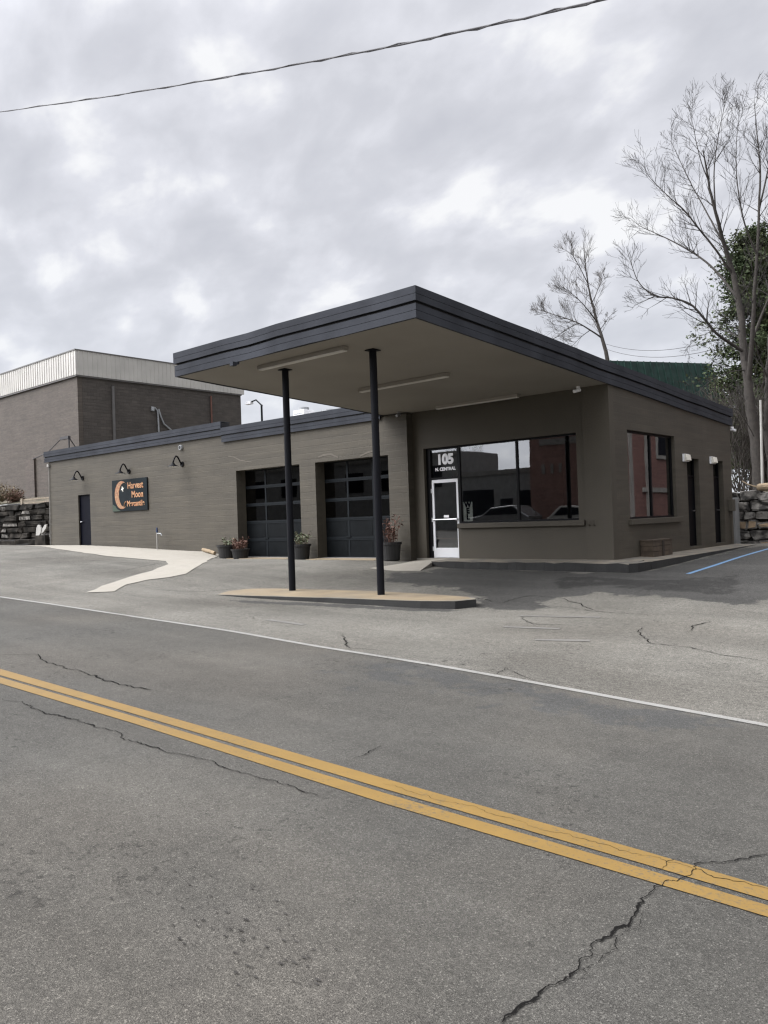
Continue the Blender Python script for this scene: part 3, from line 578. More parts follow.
f = window(18.38, 21.33, .91, 3.07, XR-.09, [19.95], MT['glass2'], 'Y', -1)
q = MB(); q.box(XR-.085, XR+.09, 18.28, 21.55, .77, .905); part(q, 'sill', MT['stucco'], f, bevel=.01)
# two narrow rear doors in the side wall
for a, b in ((22.16, 23.06), (24.22, 25.08)):
    d = MB(); d.box(XR-.20, XR-.16, a+.04, b-.04, .08, 2.0); d = part(d, 'door', MT['black'])
    q = MB(); q.box(XR-.21, XR-.14, a+.002, a+.04, .062, 2.518); q.box(XR-.21, XR-.14, b-.04, b-.002, .062, 2.518); q.box(XR-.21, XR-.14, a+.04, b-.04, 2.01, 2.06); q.box(XR-.21, XR-.14, a+.04, b-.04, 2.47, 2.518); part(q, 'door_frame', MT['black'], d)
    q = MB(); q.box(XR-.19, XR-.18, a+.04, b-.04, 2.06, 2.47); part(q, 'transom_glass', MT['dglass'], d)
    q = MB(); q.tube([(XR-.16, b-.14, 1.05), (XR-.10, b-.14, 1.05)], .02, 8); q.tube([(XR-.11, b-.14, 1.05), (XR-.11, b-.26, 1.05)], .012, 8); part(q, 'door_handle', MT['steel'], d)
# canopy roof
XL, XC, Y0, Y1 = -15.08, -8.20, 10.32, 25.95
w = MB(); q_ = lambda x, y, h: (x, y, ZS(y)+h)
w.hexa([q_(XL+.06, Y0+.06, 0), q_(XC-.06, Y0+.06, 0), q_(XC-.06, Y1-.06, 0), q_(XL+.06, Y1-.06, 0)], [q_(XL+.06, Y0+.06, .46), q_(XC-.06, Y0+.06, .46), q_(XC-.06, Y1-.06, .46), q_(XL+.06, Y1-.06, .46)])
CAN = part(w, 'canopy_roof', MT['soffit'])
def ring(mb, h0, h1, off, mi):
    """one board of the fascia all round the roof, in lengths that sit a few millimetres out of line"""
    o_ = [(XL-off, Y0-off), (XC+off, Y0-off), (XC+off, Y1+off), (XL-off, Y1+off)]; i_ = [(XL+.058, Y0+.058), (XC-.058, Y0+.058), (XC-.058, Y1-.058), (XL+.058, Y1-.058)]
    for k in range(4):
        a, b, c, d_ = (np.array(q) for q in (o_[k], o_[(k+1) % 4], i_[(k+1) % 4], i_[k])); ns = 8 if k % 2 == 0 else 12
        wv = lambda i, h: .010*math.sin(1.7*i+k*2.1)*math.sin(math.pi*i/ns)+.005*math.sin(3.1*i+h*5+k)*(0 < i < ns)
        for i in range(ns):
            t0, t1 = i/ns, (i+1)/ns; p, q, r_, s_ = a+(b-a)*t0, a+(b-a)*t1, d_+(c-d_)*t1, d_+(c-d_)*t0
            vs_ = [q_(*p, h0+wv(i, h0)), q_(*q, h0+wv(i+1, h0)), q_(*r_, h0), q_(*s_, h0), q_(*p, h1+wv(i, h1)), q_(*q, h1+wv(i+1, h1)), q_(*r_, h1), q_(*s_, h1)]
            mb.add(vs_, [(0, 3, 2, 1), (4, 5, 6, 7), (0, 1, 5, 4)], mi)
fm = MB()
for h0, h1, off, mi in ((-.012, .112, -.006, 0), (.112, .119, -.018, 1), (.119, .228, -.006, 0), (.228, .272, -.05, 1), (.272, .382, .012, 0), (.382, .389, 0, 1), (.389, .512, .012, 0)): ring(fm, h0, h1, off, mi)
fm.hexa([q_(XL+.05, Y0+.05, .47), q_(XC-.05, Y0+.05, .47), q_(XC-.05, Y1-.05, .47), q_(XL+.05, Y1-.05, .47)], [q_(XL+.05, Y0+.05, .505), q_(XC-.05, Y0+.05, .505), q_(XC-.05, Y1-.05, .505), q_(XL+.05, Y1-.05, .505)], 0)
part(fm, 'fascia', [MT['fascia'], MT['gap']], CAN)
for x, y, zb in ((-12.738, 11.488, -.345), (-10.222, 11.488, -.345)):
    q = MB(); q.tube([(x, y, zb-.2), (x, y, ZS(y)+.005)], .072, 16); q.box(x-.11, x+.11, y-.11, y+.11, ZS(y)-.02, ZS(y)-.004); part(q, 'canopy_post', MT['post'], CAN)
for x0, x1, y in ((-12.90, -10.40, 10.93), (-12.95, -10.33, 14.05), (-13.0, -10.45, 17.1)):
    q = MB(); z = ZS(y); q.box(x0, x1, y-.07, y+.07, z-.075, z-.003, 0); q.box(x0+.02, x1-.02, y-.055, y+.055, z-.095, z-.0755, 1); part(q, 'light_fixture', [MT['soffit'], MT['lens']], CAN)
q = MB(); q.box(-12.98, -12.86, 10.30, 10.36, 4.36, 4.41); q.box(-12.97, -12.87, 10.20, 10.30, 4.32, 4.40); part(q, 'flood_light', MT['fascia'], CAN)
# pale mortar repairs over the garage doors
rng = random.Random(4)
for pts in ([(228, 456), (234, 457), (240, 460), (246, 461), (252, 462)], [(318, 457), (324, 454.5), (331, 454), (338, 457)], [(360, 456), (368, 452), (376, 450.5)]):
    q = MB(); P = [PY(*p, YG) for p in pts]; vs_ = []; k = len(P)
    for i, p in enumerate(P): h = rng.uniform(.015, .045); vs_ += [(p[0], YG-.006, p[2]-h), (p[0], YG-.006, p[2]+h*.5), (p[0], YG+.02, p[2]-h), (p[0], YG+.02, p[2]+h*.5)]
    fs = []
    for i in range(k-1): a, b = 4*i, 4*i+4; fs += [(a, b, b+1, a+1), (a+1, b+1, b+3, a+3), (a, a+2, b+2, b)]
    q.add(vs_, fs); part(q, 'wall_repair', MT['patchw'])
# hose bib stubs beside the corner pier
for x in (-8.84, -8.72): q = MB(); q.tube([(x, YF-.046, .80), (x, YF-.10, .80), (x, YF-.10, .92)], .014, 6); part(q, 'wall_pipe', MT['stucco'])

# ------------------------------------------------------------------ kerbs and concrete near the building
mb = MB(); n = 14
def kerbseg(a, b, c, d, zt, zb):   # a,b outer edge, d,c inner edge
    mb.hexa([(*a, zb), (*b, zb), (*c, zb), (*d, zb)], [(*a, zt[0]), (*b, zt[1]), (*c, zt[2]), (*d, zt[3])], 0)
krng = random.Random(6); kx = np.linspace(-13.02, -7.55, 22); ko = [16.66+krng.gauss(0, .012) for _ in kx]; kz = [-.045+krng.gauss(0, .008) for _ in kx]
for i_, (a, b) in enumerate(zip(kx[:-1], kx[1:])): kerbseg((a, ko[i_]), (b-.004, ko[i_+1]), (b-.004, YF-.001 if b < -8.3 else 17.47), (a, YF-.001), (kz[i_], kz[i_+1], -.012, -.012), -.5)
ky = np.linspace(17.5, 26.0, 14)
for a, b in zip(ky[:-1], ky[1:]):
    za = -.045+.0*(a-17); x0 = -7.40-.03*(a-17.5); x1 = -7.40-.03*(b-17.5)
    kerbseg((x0, a), (x1, b), (XR+.003, b), (XR+.003, a), (-.05, -.05, -.02, -.02), -.5)
mb.hexa([(-7.55, 16.66, -.5), (-7.42, 16.8, -.5), (-7.40, 17.47, -.5), (-7.55, 17.47, -.5)], [(-7.55, 16.66, -.045), (-7.42, 16.8, -.045), (-7.40, 17.47, -.045), (-7.55, 17.47, -.03)], 0)
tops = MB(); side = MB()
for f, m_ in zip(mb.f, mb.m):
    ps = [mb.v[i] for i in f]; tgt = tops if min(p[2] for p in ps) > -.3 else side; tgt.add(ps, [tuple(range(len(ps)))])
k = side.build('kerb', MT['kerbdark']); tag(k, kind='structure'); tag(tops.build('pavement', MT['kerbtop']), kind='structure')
# door ramp
rp_ = gp((370, 568.3), (396, 571), (420, 571)); mbq = MB()
a = [(-15.0, 17.0)]; P5 = [(*rp_[0], 0), (*rp_[1], 0), (*rp_[2], 0), (-13.03, 16.75, 0), (-13.03, 17.475, 0), (-14.1, 17.225, 0)]
zz = [tz(*rp_[0])+.006, tz(*rp_[1])+.006, tz(*rp_[2])+.006, -.05, -.012, tz(-14.1, 17.2)+.02]
bmv = [(p[0], p[1], z) for p, z in zip(P5, zz)]
mbq.add(bmv+[(p[0], p[1], -.6) for p in P5], [(0, 1, 2, 3), (0, 3, 4, 5)]+[(i, i+6, (i+1) % 6+6, (i+1) % 6) for i in range(6)])
mbq.box(-14.165, -12.71, YF-.002, YF+.22, -.4, -.006); tag(mbq.build('door_ramp', MT['concrete']), kind='structure')
# tan aprons under the garage doors
for a, b in (od1, od2):
    mbq = MB(); mbq.hexa([(a+.1, YG-.62, -.4), (b-.1, YG-.62, -.4), (b-.003, YG+.42, -.4), (a+.003, YG+.42, -.4)], [(a+.1, YG-.62, tz((a+b)/2, YG-.6)+.012), (b-.1, YG-.62, tz((a+b)/2, YG-.6)+.012), (b-.003, YG+.42, -.012), (a+.003, YG+.42, -.012)])
    tag(mbq.build('garage_apron', MT['tanconc']), kind='structure')
# pump island
isl = [PZ(214, 594.2, -.335)[:2], PZ(330, 597.5, -.335)[:2], PZ(420, 600.4, -.335)[:2], PZ(455, 600.6, -.335)[:2], PZ(476, 598.6, -.335)[:2], PZ(474, 596.8, -.335)[:2], PZ(430, 593.5, -.335)[:2], PZ(374, 590.3, -.335)[:2], PZ(272, 588, -.335)[:2], PZ(232, 588.6, -.335)[:2]]
it = MB(); m_ = len(isl); cen = sum(isl)/m_
ins = [p+(cen-p)/np.linalg.norm(cen-p)*.10 for p in isl]
it.add([(*p, -.338) for p in ins], [tuple(range(m_))])
it2 = MB(); it2.add([(*p, -.338) for p in ins]+[(*p, -.345) for p in isl]+[(*p, -.75) for p in isl], [(i, i+m_, (i+1) % m_+m_, (i+1) % m_) for i in range(m_)], 0)
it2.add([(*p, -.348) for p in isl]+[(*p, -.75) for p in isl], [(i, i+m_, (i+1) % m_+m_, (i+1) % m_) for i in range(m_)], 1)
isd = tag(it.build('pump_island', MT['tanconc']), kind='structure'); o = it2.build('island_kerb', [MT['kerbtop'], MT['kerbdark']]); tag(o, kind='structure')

# ------------------------------------------------------------------ sign on the wing
S = empty('shop_sign', (-28.42, YG, 2.42), 'dark painted shop sign with crescent moon and orange lettering on brown wall', 'sign')
x0, x1, z0, z1 = -29.69, -27.15, 1.80, 3.06
q = MB(); q.box(x0, x1, YG-.055, YG-.004, z0, z1); part(q, 'board', MT['sign'], S)
yl = YG-.062
def flat_poly(mb, pts, y0=yl, th=.006):
    k = len(pts); mb.add([(p[0], y0, p[1]) for p in pts]+[(p[0], y0+th, p[1]) for p in pts], [tuple(range(k))]+[(i, (i+1) % k, (i+1) % k+k, i+k) for i in range(k)])
cx, cz, rr = x0+.72, (z0+z1)/2+.02, .56; pts = []
for k in range(25): a = R(62+ (298-62)*k/24); pts.append((cx+rr*.92*math.cos(a), cz+rr*math.sin(a)))
for k in range(25): a = R(305-(305-55)*k/24); pts.append((cx+.185+rr*.70*math.cos(a), cz+.0+rr*.86*math.sin(a)))
mb = MB()
for i in range(24): flat_poly(mb, [pts[i], pts[i+1], pts[48-i], pts[49-i]])
part(mb, 'crescent_moon', MT['peach'], S)
mb = MB(); sp_ = []
for k in range(8): a = math.pi/4*k+.3; r_ = .12 if k % 2 == 0 else .045; sp_.append((cx+.08+r_*math.cos(a), cz+.24+r_*1.1*math.sin(a)))
flat_poly(mb, sp_, yl-.004); part(mb, 'star', MT['cream'], S)
mb = MB(); flat_poly(mb, [(x0+.01, z0+.01), (x0+.62, z0+.01), (x0+.36, z0+.10), (x0+.22, z0+.22), (x0+.01, z0+.30)], YG-.058, .002); part(mb, 'grass_motif', MT['signgreen'], S)
for txt, xx, zz, s_ in (('Harvest', x0+1.72, z1-.27, .36), ('Moon', x0+1.86, z1-.63, .36), ('Mercantile', x0+1.72, z1-.98, .30)):
    text_mesh(txt, s_, MT['orange'], 'lettering', S, (xx, yl+.003, zz), offs=.008, ext=.004, shear=.0, sx=.98)
for p in ([(.86, .14), (.90, .28), (.98, .38), (1.03, .34)],):
    P = [(x0+a, yl, z0+b) for a, b in p]; mb = MB(); mb.tube(P, [.010, .016, .016, .010][:len(P)], 6); part(mb, 'flourish', MT['orange'], S)

# ------------------------------------------------------------------ gooseneck lamps
def gooseneck(x, z, label):
    L = empty('wall_lamp', (x, YG, z), label, 'lamp', 'gooseneck lamps along the wing wall')
    q = MB(); q.tube([(x, YG-.001, z), (x, YG-.05, z)], [.10, .085], 14); part(q, 'wall_plate', MT['black'], L)
    q = MB(); P = []
    for k in range(15):
        t = k/14
        P.append((x, YG-.05-.36*t, z+.27*math.sin(math.pi*t**1.2)+.03*t))
    q.tube(P, .028, 8); part(q, 'arm', MT['black'], L, smooth=True)
    e_ = P[-1]; q = MB(); q.lathe((e_[0], e_[1], e_[2]-.02), [(.03, .04), (.05, .02), (.07, -.02), (.14, -.07), (.195, -.10), (.20, -.115)], 22, 0); q.lathe((e_[0], e_[1], e_[2]-.02), [(.195, -.115), (.188, -.102), (.135, -.075), (.06, -.03)], 22, 1)
    part(q, 'shade', [MT['black'], MT['white']], L, smooth=True)
    q = MB(); q.lathe((e_[0], e_[1], e_[2]-.09), [(.001, -.06), (.04, -.045), (.05, 0), (.03, .04), (.02, .06)], 12); part(q, 'bulb', MT['cream'], L, smooth=True)
gooseneck(-32.11, 3.32, 'black gooseneck lamp on brown wall above the narrow dark door')
gooseneck(-28.45, 3.36, 'black gooseneck lamp on brown wall directly above the moon sign')
gooseneck(-24.85, 3.39, 'black gooseneck lamp on bare brown wall nearest the garage doors')

# wall pack lights over the side doors
for y, lab in ((22.02, 'white box light beside first narrow side door, next to the side window'), (24.12, 'white box light beside the rear narrow side door, nearer the stone wall')):
    L = empty('wall_light', (XR, y, 2.5), lab, 'light', 'box lights over the side doors'); z = 2.50
    q = MB(); q.box(XR+.002, XR+.05, y-.17, y+.17, z-.09, z+.12); part(q, 'housing', MT['white'], L)
    q = MB(); q.hexa([(XR+.051, y-.16, z-.085), (XR+.13, y-.16, z-.06), (XR+.13, y+.16, z-.06), (XR+.051, y+.16, z-.085)], [(XR+.051, y-.16, z+.11), (XR+.10, y-.16, z+.10), (XR+.10, y+.16, z+.10), (XR+.051, y+.16, z+.11)]); part(q, 'lens', MT['cream'], L, bevel=.006)
# security cameras
def seccam(p, dirv, lab, m=MT['white']):
    L = empty('security_camera', p, lab, 'camera', 'security cameras under the eaves'); p = Vector(p); d_ = Vector(dirv).normalized()
    q = MB(); q.tube([p, p+Vector((0, 0, -.05))], .045, 10); part(q, 'bracket', m, L)
    q = MB(); q.tube([p+Vector((0, 0, -.09))-d_*.05, p+Vector((0, 0, -.10))+d_*.13], .04, 10); part(q, 'camera_body', m, L)
seccam((-8.92, YF-.22, ZS(YF-.22)-.002), (-.5, -1, -.2), 'small white security camera under canopy near the building corner')
seccam((-14.3, YG-.16, ZS(YG-.16)-.002), (.2, -1, -.2), 'small grey security camera at canopy eave above garage pier', MT['galv'])
seccam((-8.15, 25.72, 3.60), (1, -.6, -.2), 'small white security camera at the rear end of the side eave')
L = empty('vent_cap', (-24.9, YG, 3.98), 'small pale round vent cap high on wall right of lamps', 'vent')
p = PY(181.5, 447.6, YG); q = MB(); q.tube([(p[0], YG-.001, p[2]), (p[0], YG-.08, p[2])], [.10, .09], 12); part(q, 'vent_body', MT['galv'], L); q = MB(); q.tube([(p[0], YG-.081, p[2]), (p[0], YG-.09, p[2])], .06, 12); part(q, 'vent_grille', MT['gap'], L)

# standpipe and bits at the wing wall
p = PY(157.5, 548.5, YG-.35); L = empty('standpipe', tuple(p), 'thin grey standpipe with blue handle by the brown wing wall', 'standpipe')
q = MB(); q.tube([(p[0], YG-.35, p[2]-.1), (p[0], YG-.35, p[2]+.60)], .030, 8); part(q, 'pipe', MT['pvc'], L)
q = MB(); q.tube([(p[0], YG-.35, p[2]+.60), (p[0], YG-.35, p[2]+.78)], [.042, .03], 10); part(q, 'valve_cap', MT['blueplastic'], L)
q = MB(); q.tube([(p[0], YG-.35, p[2]+.56), (p[0]+.22, YG-.32, p[2]+.55), (p[0]+.26, YG-.32, p[2]+.48)], .025, 8); part(q, 'spout', MT['galv'], L)
p = PY(47.6, 465, YG-.04); q = MB(); q.tube([(XE+.06, YG-.04, 4.05), (XE+.06, YG-.045, 2.2), (XE+.03, YG-.05, .5)], .018, 6); q.box(XE-.02, XE+.14, YG-.09, YG-.02, 4.0, 4.12); tag(q.build('wall_cable', MT['pvc']), 'thin pale cable running down the left end of the wing wall', 'cable')
# log lying on the end of the path
a, b = PY(203, 549, 16.9), PY(216, 551, 16.8); q = MB(); q.tube([(a[0], 16.9, tz(a[0], 16.9)+.085), ((a[0]+b[0])/2, 16.8, tz((a[0]+b[0])/2, 16.8)+.085), (b[0], 16.75, tz(b[0], 16.75)+.085)], [.06, .065, .06], 10); tag(q.build('log', MT['log']), 'pale cut log lying on the path end beside the planters', 'log')

# ------------------------------------------------------------------ planters
def planter(x, y, r_, h, kind, label, seed, ph=.6):
    z = tz(x, y); z = max(z, -.03) if y > 16.9 else z; L = empty('potted_plant', (x, y, z), label, 'potted plant', 'planters by the garage doors'); rng = random.Random(seed)
    q = MB(); q.lathe((x, y, z), [(0, .0), (r_*.74, .0), (r_*.80, .03), (r_*.95, h*.85), (r_*1.04, h*.86), (r_*1.06, h), (r_*.95, h), (r_*.90, h*.86), (0, h*.86)], 22); part(q, 'pot', MT['pot'], L, smooth=False)
    q = MB(); q.lathe((x, y, z), [(0, h*.90), (r_*.45, h*.90), (r_*.9, h*.87)], 14); part(q, 'soil', MT['soil'], L)
    st = MB(); lf = MB()
    for k in range(30 if kind != 'pebbly' else 16):
        a = rng.uniform(0, 2*math.pi); l_ = ph*rng.uniform(.5, 1.05); o_ = r_*rng.uniform(0, .7); sp = rng.uniform(.05, .45)
        b0 = Vector((x+o_*math.cos(a), y+o_*math.sin(a), z+h*.88)); P = [b0]
        for i in range(1, 4): P.append(b0+Vector((math.cos(a)*sp*l_*(i/3)**1.6+rng.gauss(0, .015), math.sin(a)*sp*l_*(i/3)**1.6+rng.gauss(0, .015), l_*i/3)))
        st.tube(P, [.008, .007, .005, .003], 4, cap=False)
        for i in range(7):
            t = rng.uniform(.25, 1)*3; i0 = min(2, int(t)); p_ = P[i0].lerp(P[i0+1], t-i0); d1 = Vector((rng.gauss(0, 1), rng.gauss(0, 1), rng.gauss(.4, .6))).normalized(); d2 = d1.orthogonal(); s_ = rng.uniform(.025, .06)
            lf.add([p_, p_+d1*s_+d2*s_*.3, p_+d1*s_*2, p_+d1*s_-d2*s_*.3], [(0, 1, 2, 3)])
    part(st, 'stems', MT['dry'] if kind == 'red' else MT['drytan'], L); part(lf, 'leaves', MT['dry'] if kind == 'red' else MT['olive'], L)
planter(-21.82, 16.82, .36, .46, 'pebbly', 'broad dark planter with sparse stems at far left of garage doors', 1, .28)
planter(-21.12, 16.80, .30, .34, 'red', 'low dark planter with reddish dry plant left of first garage door', 2, .42)
planter(-18.15, 16.78, .30, .48, 'olive', 'dark planter with olive leaves by pier between the garage doors', 3, .45)
planter(-14.50, 16.78, .29, .52, 'red', 'tall dark planter with reddish brush beside second garage door and post', 4, .80)

# wooden box on the side ledge
L = empty('wooden_box', (-7.9, 19.1, -.03), 'brown wooden box sitting against side wall under the side window', 'box')
y0, y1, xw0, xw1 = 18.86, 20.05, XR+.02, -7.92
q = MB()
for k in range(3): q.box(xw1-.03, xw1, y0, y1, -.03+.13*k, .09+.13*k); q.box(xw0, xw1-.031, y0, y0+.03, -.03+.13*k, .09+.13*k); q.box(xw0, xw1-.031, y1-.03, y1, -.03+.13*k, .09+.13*k)
part(q, 'slats', MT['crate'], L)
q = MB(); q.box(xw1+.001, xw1+.02, (y0+y1)/2-.05, (y0+y1)/2+.05, -.03, .35); q.box(xw0+.01, xw1-.04, y0+.04, y1-.04, -.02, .30); part(q, 'frame', MT['crate_dark'], L)
q = MB(); q.box(xw0-.01, xw1+.01, y0-.01, y1+.01, .352, .38); part(q, 'lid', MT['crate'], L)
# vertical welcome board inside the window
x0 = -12.62; q = MB(); q.box(x0, x0+.30, YF+.150, YF+.160, .98, 1.50); W_ = q.build('welcome_board', MT['cream']); tag(W_, 'narrow white upright board with dark letters W E L behind shop window', 'sign')
for i, ch in enumerate('WEL'):
    text_mesh(ch, .20, MT['black'], 'letter', W_, (x0+.15, YF+.1475, 1.42-.165*i), offs=.012, ext=.002)
# electric box at the rear corner
L = empty('meter_box', (XR, 25.5, 1.2), 'small grey electric box on side wall at rear corner', 'electric box'); q = MB(); q.box(XR+.002, XR+.14, 25.40, 25.66, 1.0, 1.36); part(q, 'box_body', MT['stucco'], L, bevel=.01); q = MB(); q.tube([(XR+.06, 25.53, 1.0), (XR+.06, 25.53, .0)], .025, 8); part(q, 'conduit', MT['stucco'], L)

# ------------------------------------------------------------------ rooftop units
def roof_unit(x, y, z0, w_, d_, h, lab):
    L = empty('roof_unit', (x, y, z0), lab, 'roof unit', 'air conditioning units on the roof'); q = MB(); q.box(x, x+w_, y, y+d_, z0, z0+h); part(q, 'casing', MT['white'], L, bevel=.02)
    q = MB(); q.tube([(x+w_*.5, y+d_*.5, z0+h), (x+w_*.5, y+d_*.5, z0+h+.12)], min(w_, d_)*.36, 16); part(q, 'fan_housing', MT['galv'], L)
    q = MB()
    for k in range(5): q.box(x+.06, x+w_-.06, y-.012, y-.001, z0+h*(.2+.14*k), z0+h*(.26+.14*k))
    part(q, 'grille', MT['galv'], L); q = MB(); q.box(x+.02, x+w_-.02, y+.02, y+d_-.02, 4.02, z0); part(q, 'base_frame', MT['galv'], L)
roof_unit(-24.0, 22.0, 4.95, .62, .6, .68, 'left white air conditioning unit on garage roof behind parapet')
roof_unit(-23.2, 22.3, 4.95, 1.05, .9, .50, 'wide low white air conditioning unit in the middle on garage roof')
roof_unit(-22.0, 23.2, 5.0, .7, .7, .78, 'right white air conditioning unit on garage roof, next to canopy edge')
# street light behind
L = empty('street_light', (-38.0, 36.0, 1), 'grey street light on a pole behind the garage roof', 'street light')
a = PY(262, 420, 36.0); b = PY(262.3, 404.5, 36.0); c = PY(250, 402.5, 36.0)
q = MB(); q.tube([(a[0], 36, .5), (a[0], 36, b[2])], .07, 8); part(q, 'pole', MT['door_rail'], L); q = MB(); q.tube([(b[0], 36, b[2]-.1), ((b[0]+c[0])/2, 36, c[2]+.1), (c[0]+.1, 36, c[2]+.02)], .05, 6); part(q, 'arm', MT['door_rail'], L); q = MB(); q.hexa([(c[0]-.4, 35.85, c[2]-.12), (c[0]+.2, 35.85, c[2]-.12), (c[0]+.2, 36.15, c[2]-.12), (c[0]-.4, 36.15, c[2]-.12)], [(c[0]-.25, 35.9, c[2]+.08), (c[0]+.2, 35.9, c[2]+.08), (c[0]+.2, 36.1, c[2]+.08), (c[0]-.25, 36.1, c[2]+.08)]); part(q, 'lamp_head', MT['white'], L)

# ------------------------------------------------------------------ warehouse behind
WY = 24.0; cw = PY(77, 374.7, WY); XWc, zb = cw[0], cw[2]; ct = PY(75.2, 350, WY-.15); zt = ct[2]; YWE = 36.0
Wh = empty('warehouse', (XWc, WY, 0), 'large brown brick warehouse with white metal panel band along its roofline', 'warehouse')
q = MB(); q.box(XWc-40, XWc, WY, WY+.3, -1, zb); part(q, 'front_wall', MT['brick'], Wh)
q = MB(); q.box(XWc-.29, XWc+.01, WY+.302, YWE, -1, zb); q.box(XWc-40, XWc, YWE+.002, YWE+.3, -1, zb); part(q, 'side_wall', MT['brick_side'], Wh)
q = MB(); o2 = .16; zl = zb-.02
q.box(XWc-40, XWc+o2, WY-o2, WY-.003, zl, zt); q.box(XWc+.012, XWc+o2, WY-.002, YWE+.5, zl, zt)
for k in range(130): x = XWc-.1-.305*k; q.box(x-.03, x+.03, WY-o2-.03, WY-o2-.001, zl+.005, zt-.005)
for k in range(40): y = WY+.05+.305*k; q.box(XWc+o2+.001, XWc+o2+.03, y-.03, y+.03, zl+.005, zt-.005)
part(q, 'panel_band', MT['panel'], Wh)
q = MB(); q.box(XWc-40, XWc+o2+.05, WY-o2-.05, WY+.1, zt+.001, zt+.07); q.box(XWc-.1, XWc+o2+.05, WY+.101, YWE+.52, zt+.001, zt+.07); q.box(XWc-40, XWc+o2-.02, WY-o2+.03, WY-.004, zl-.09, zl-.002); q.box(XWc+.012, XWc+o2-.02, WY-.002, YWE+.3, zl-.09, zl-.002); part(q, 'roof_edge', MT['panelcap'], Wh)
q = MB(); q.box(XWc-39.9, XWc-.1, WY+.15, YWE+.2, zt-.3, zt-.1); part(q, 'roof', MT['roofing'], Wh)
a = PY(27, 459, WY); b = PY(35.5, 459, WY); q = MB(); q.box(a[0], b[0], WY-.12, WY-.003, -1, a[2]); part(q, 'pilaster', MT['brick_pier'], Wh)
ps = lambda x, y: PX(x, y, XWc+.1)
q = MB(); a = ps(113, 386); q.tube([(XWc+.09, a[1], a[2]), (XWc+.09, a[1], 3)], .09, 8); part(q, 'downpipe', MT['panelcap'], Wh)
q = MB(); P = [ps(158.8, 432), ps(158.3, 420), ps(157.5, 411), ps(154.5, 407.5)]; q.tube([tuple(p) for p in P], .055, 8); P = [ps(171, 430), ps(164, 424), ps(161, 417), ps(158.5, 409)]; q.tube([tuple(p) for p in P], .055, 8); P = [ps(153, 407), ps(152.5, 411)]; q.tube([tuple(p) for p in P], .12, 8); part(q, 'conduit', MT['galv'], Wh)
q = MB(); a = ps(211, 396); q.tube([(XWc+.1, a[1], a[2]), (XWc+.1, a[1], 3)], .06, 8); part(q, 'rust_pipe', MT['rust'], Wh)
# electric mast on the wing with drop cables
a = PY(64, 438, 20.0); Lm = empty('electric_mast', (a[0], 20, 4.2), 'dark electric mast with cables on the left end of wing roof', 'mast')
q = MB(); q.tube([(a[0]+.5, 20, 4.2), (a[0]+.5, 20, a[2]-.05)], .04, 8); part(q, 'pole', MT['cable'], Lm); q = MB(); q.box(a[0]-.30, a[0]+.55, 19.93, 20.07, a[2]-.08, a[2]+.06); part(q, 'insulator', MT['cable'], Lm)
c1 = PY(33, 459, WY-.13); q = MB(); q.tube([(a[0]-.28, 20, a[2]), ((a[0]+c1[0])/2, (20+WY)/2, (a[2]+c1[2])/2-.15), tuple(c1)], .028, 6); c2 = PY(76, 448, 20.4); q.tube([(a[0]+.5, 20, a[2]), tuple(c2)], .028, 6); part(q, 'cable', MT['cable'], Lm)

# ------------------------------------------------------------------ left stone heap, terrace and yard things
def rubble(x0, x1, y0, y1, z0, z1, seed, rows, m, ln=(.5, 1.2), jit=.05):
    rng = random.Random(seed); bm = bmesh.new(); rh = (z1-z0)/rows
    for r_ in range(rows):
        x = x0+rng.uniform(-.3, 0)
        while x < x1:
            l_ = rng.uniform(*ln); xe = min(x+l_, x1); 
            if xe-x > .12:
                ret = bmesh.ops.create_cube(bm, size=1.0); vs_ = ret['verts']; hh = rh*rng.uniform(.86, .97); dy = rng.uniform(-.09, .05)
                for v in vs_:
                    v.co = Vector((x+(v.co.x+.5)*(xe-x-.025), y0+dy+(v.co.y+.5)*(y1-y0), z0+rh*r_+(v.co.z+.5)*hh))+Vector((rng.gauss(0, jit*.5), rng.gauss(0, jit), rng.gauss(0, jit*.4)))
                mi = rng.choice([0, 0, 0, 1])
                for f in {f for v in vs_ for f in v.link_faces}: f.material_index = mi
            x = xe
    es = bm.edges[:]; bmesh.ops.bevel(bm, geom=es, offset=.055, segments=3, affect='EDGES', profile=.5)
    for v in bm.verts: v.co += Vector((rng.gauss(0, .010), rng.gauss(0, .014), rng.gauss(0, .010)))
    me = bpy.data.meshes.new('stones'); bm.to_mesh(me); bm.free()
    for x in m: me.materials.append(x)
    return me
def stone_wall(name, me, core, label, loc):
    L = empty(name, loc, label, 'stone wall'); o = bpy.data.objects.new('stones', me); COL.objects.link(o); o.parent = L; o.matrix_parent_inverse = Matrix.Translation(L.location).inverted()
    q = MB(); q.box(*core); part(q, 'wall_core', MT['mortar'], L); return L
stone_wall('stone_wall', rubble(-52, XE-.06, 18.0, 18.6, .25, 2.5, 3, 8, [MT['stonedark'], MT['stone']], (.5, 1.6)), (-52, XE-.08, 18.12, 18.9, .0, 2.44), 'low dark stacked stone wall left of the brown wing', (-43, 18.3, .4))
stone_wall('stone_wall', rubble(-8.75, -6.5, 27.0, 27.6, -.25, 1.62, 8, 6, [MT['stone'], MT['stone_tan']], (.22, .8), .07), (-8.7, -6.55, 27.12, 27.9, -.4, 1.55), 'grey and tan rubble stone wall behind right end of building', (-3, 27.3, -.1))
stone_wall('stone_ledge', rubble(-50, XE-.4, 17.35, 17.75, .2, .78, 12, 2, [MT['stonedark'], MT['stonedark']], (.8, 2.2)), (-50, XE-.45, 17.42, 17.98, .0, .74), 'dark low stone ledge in front of the stacked wall at left', (-43, 17.5, .3))
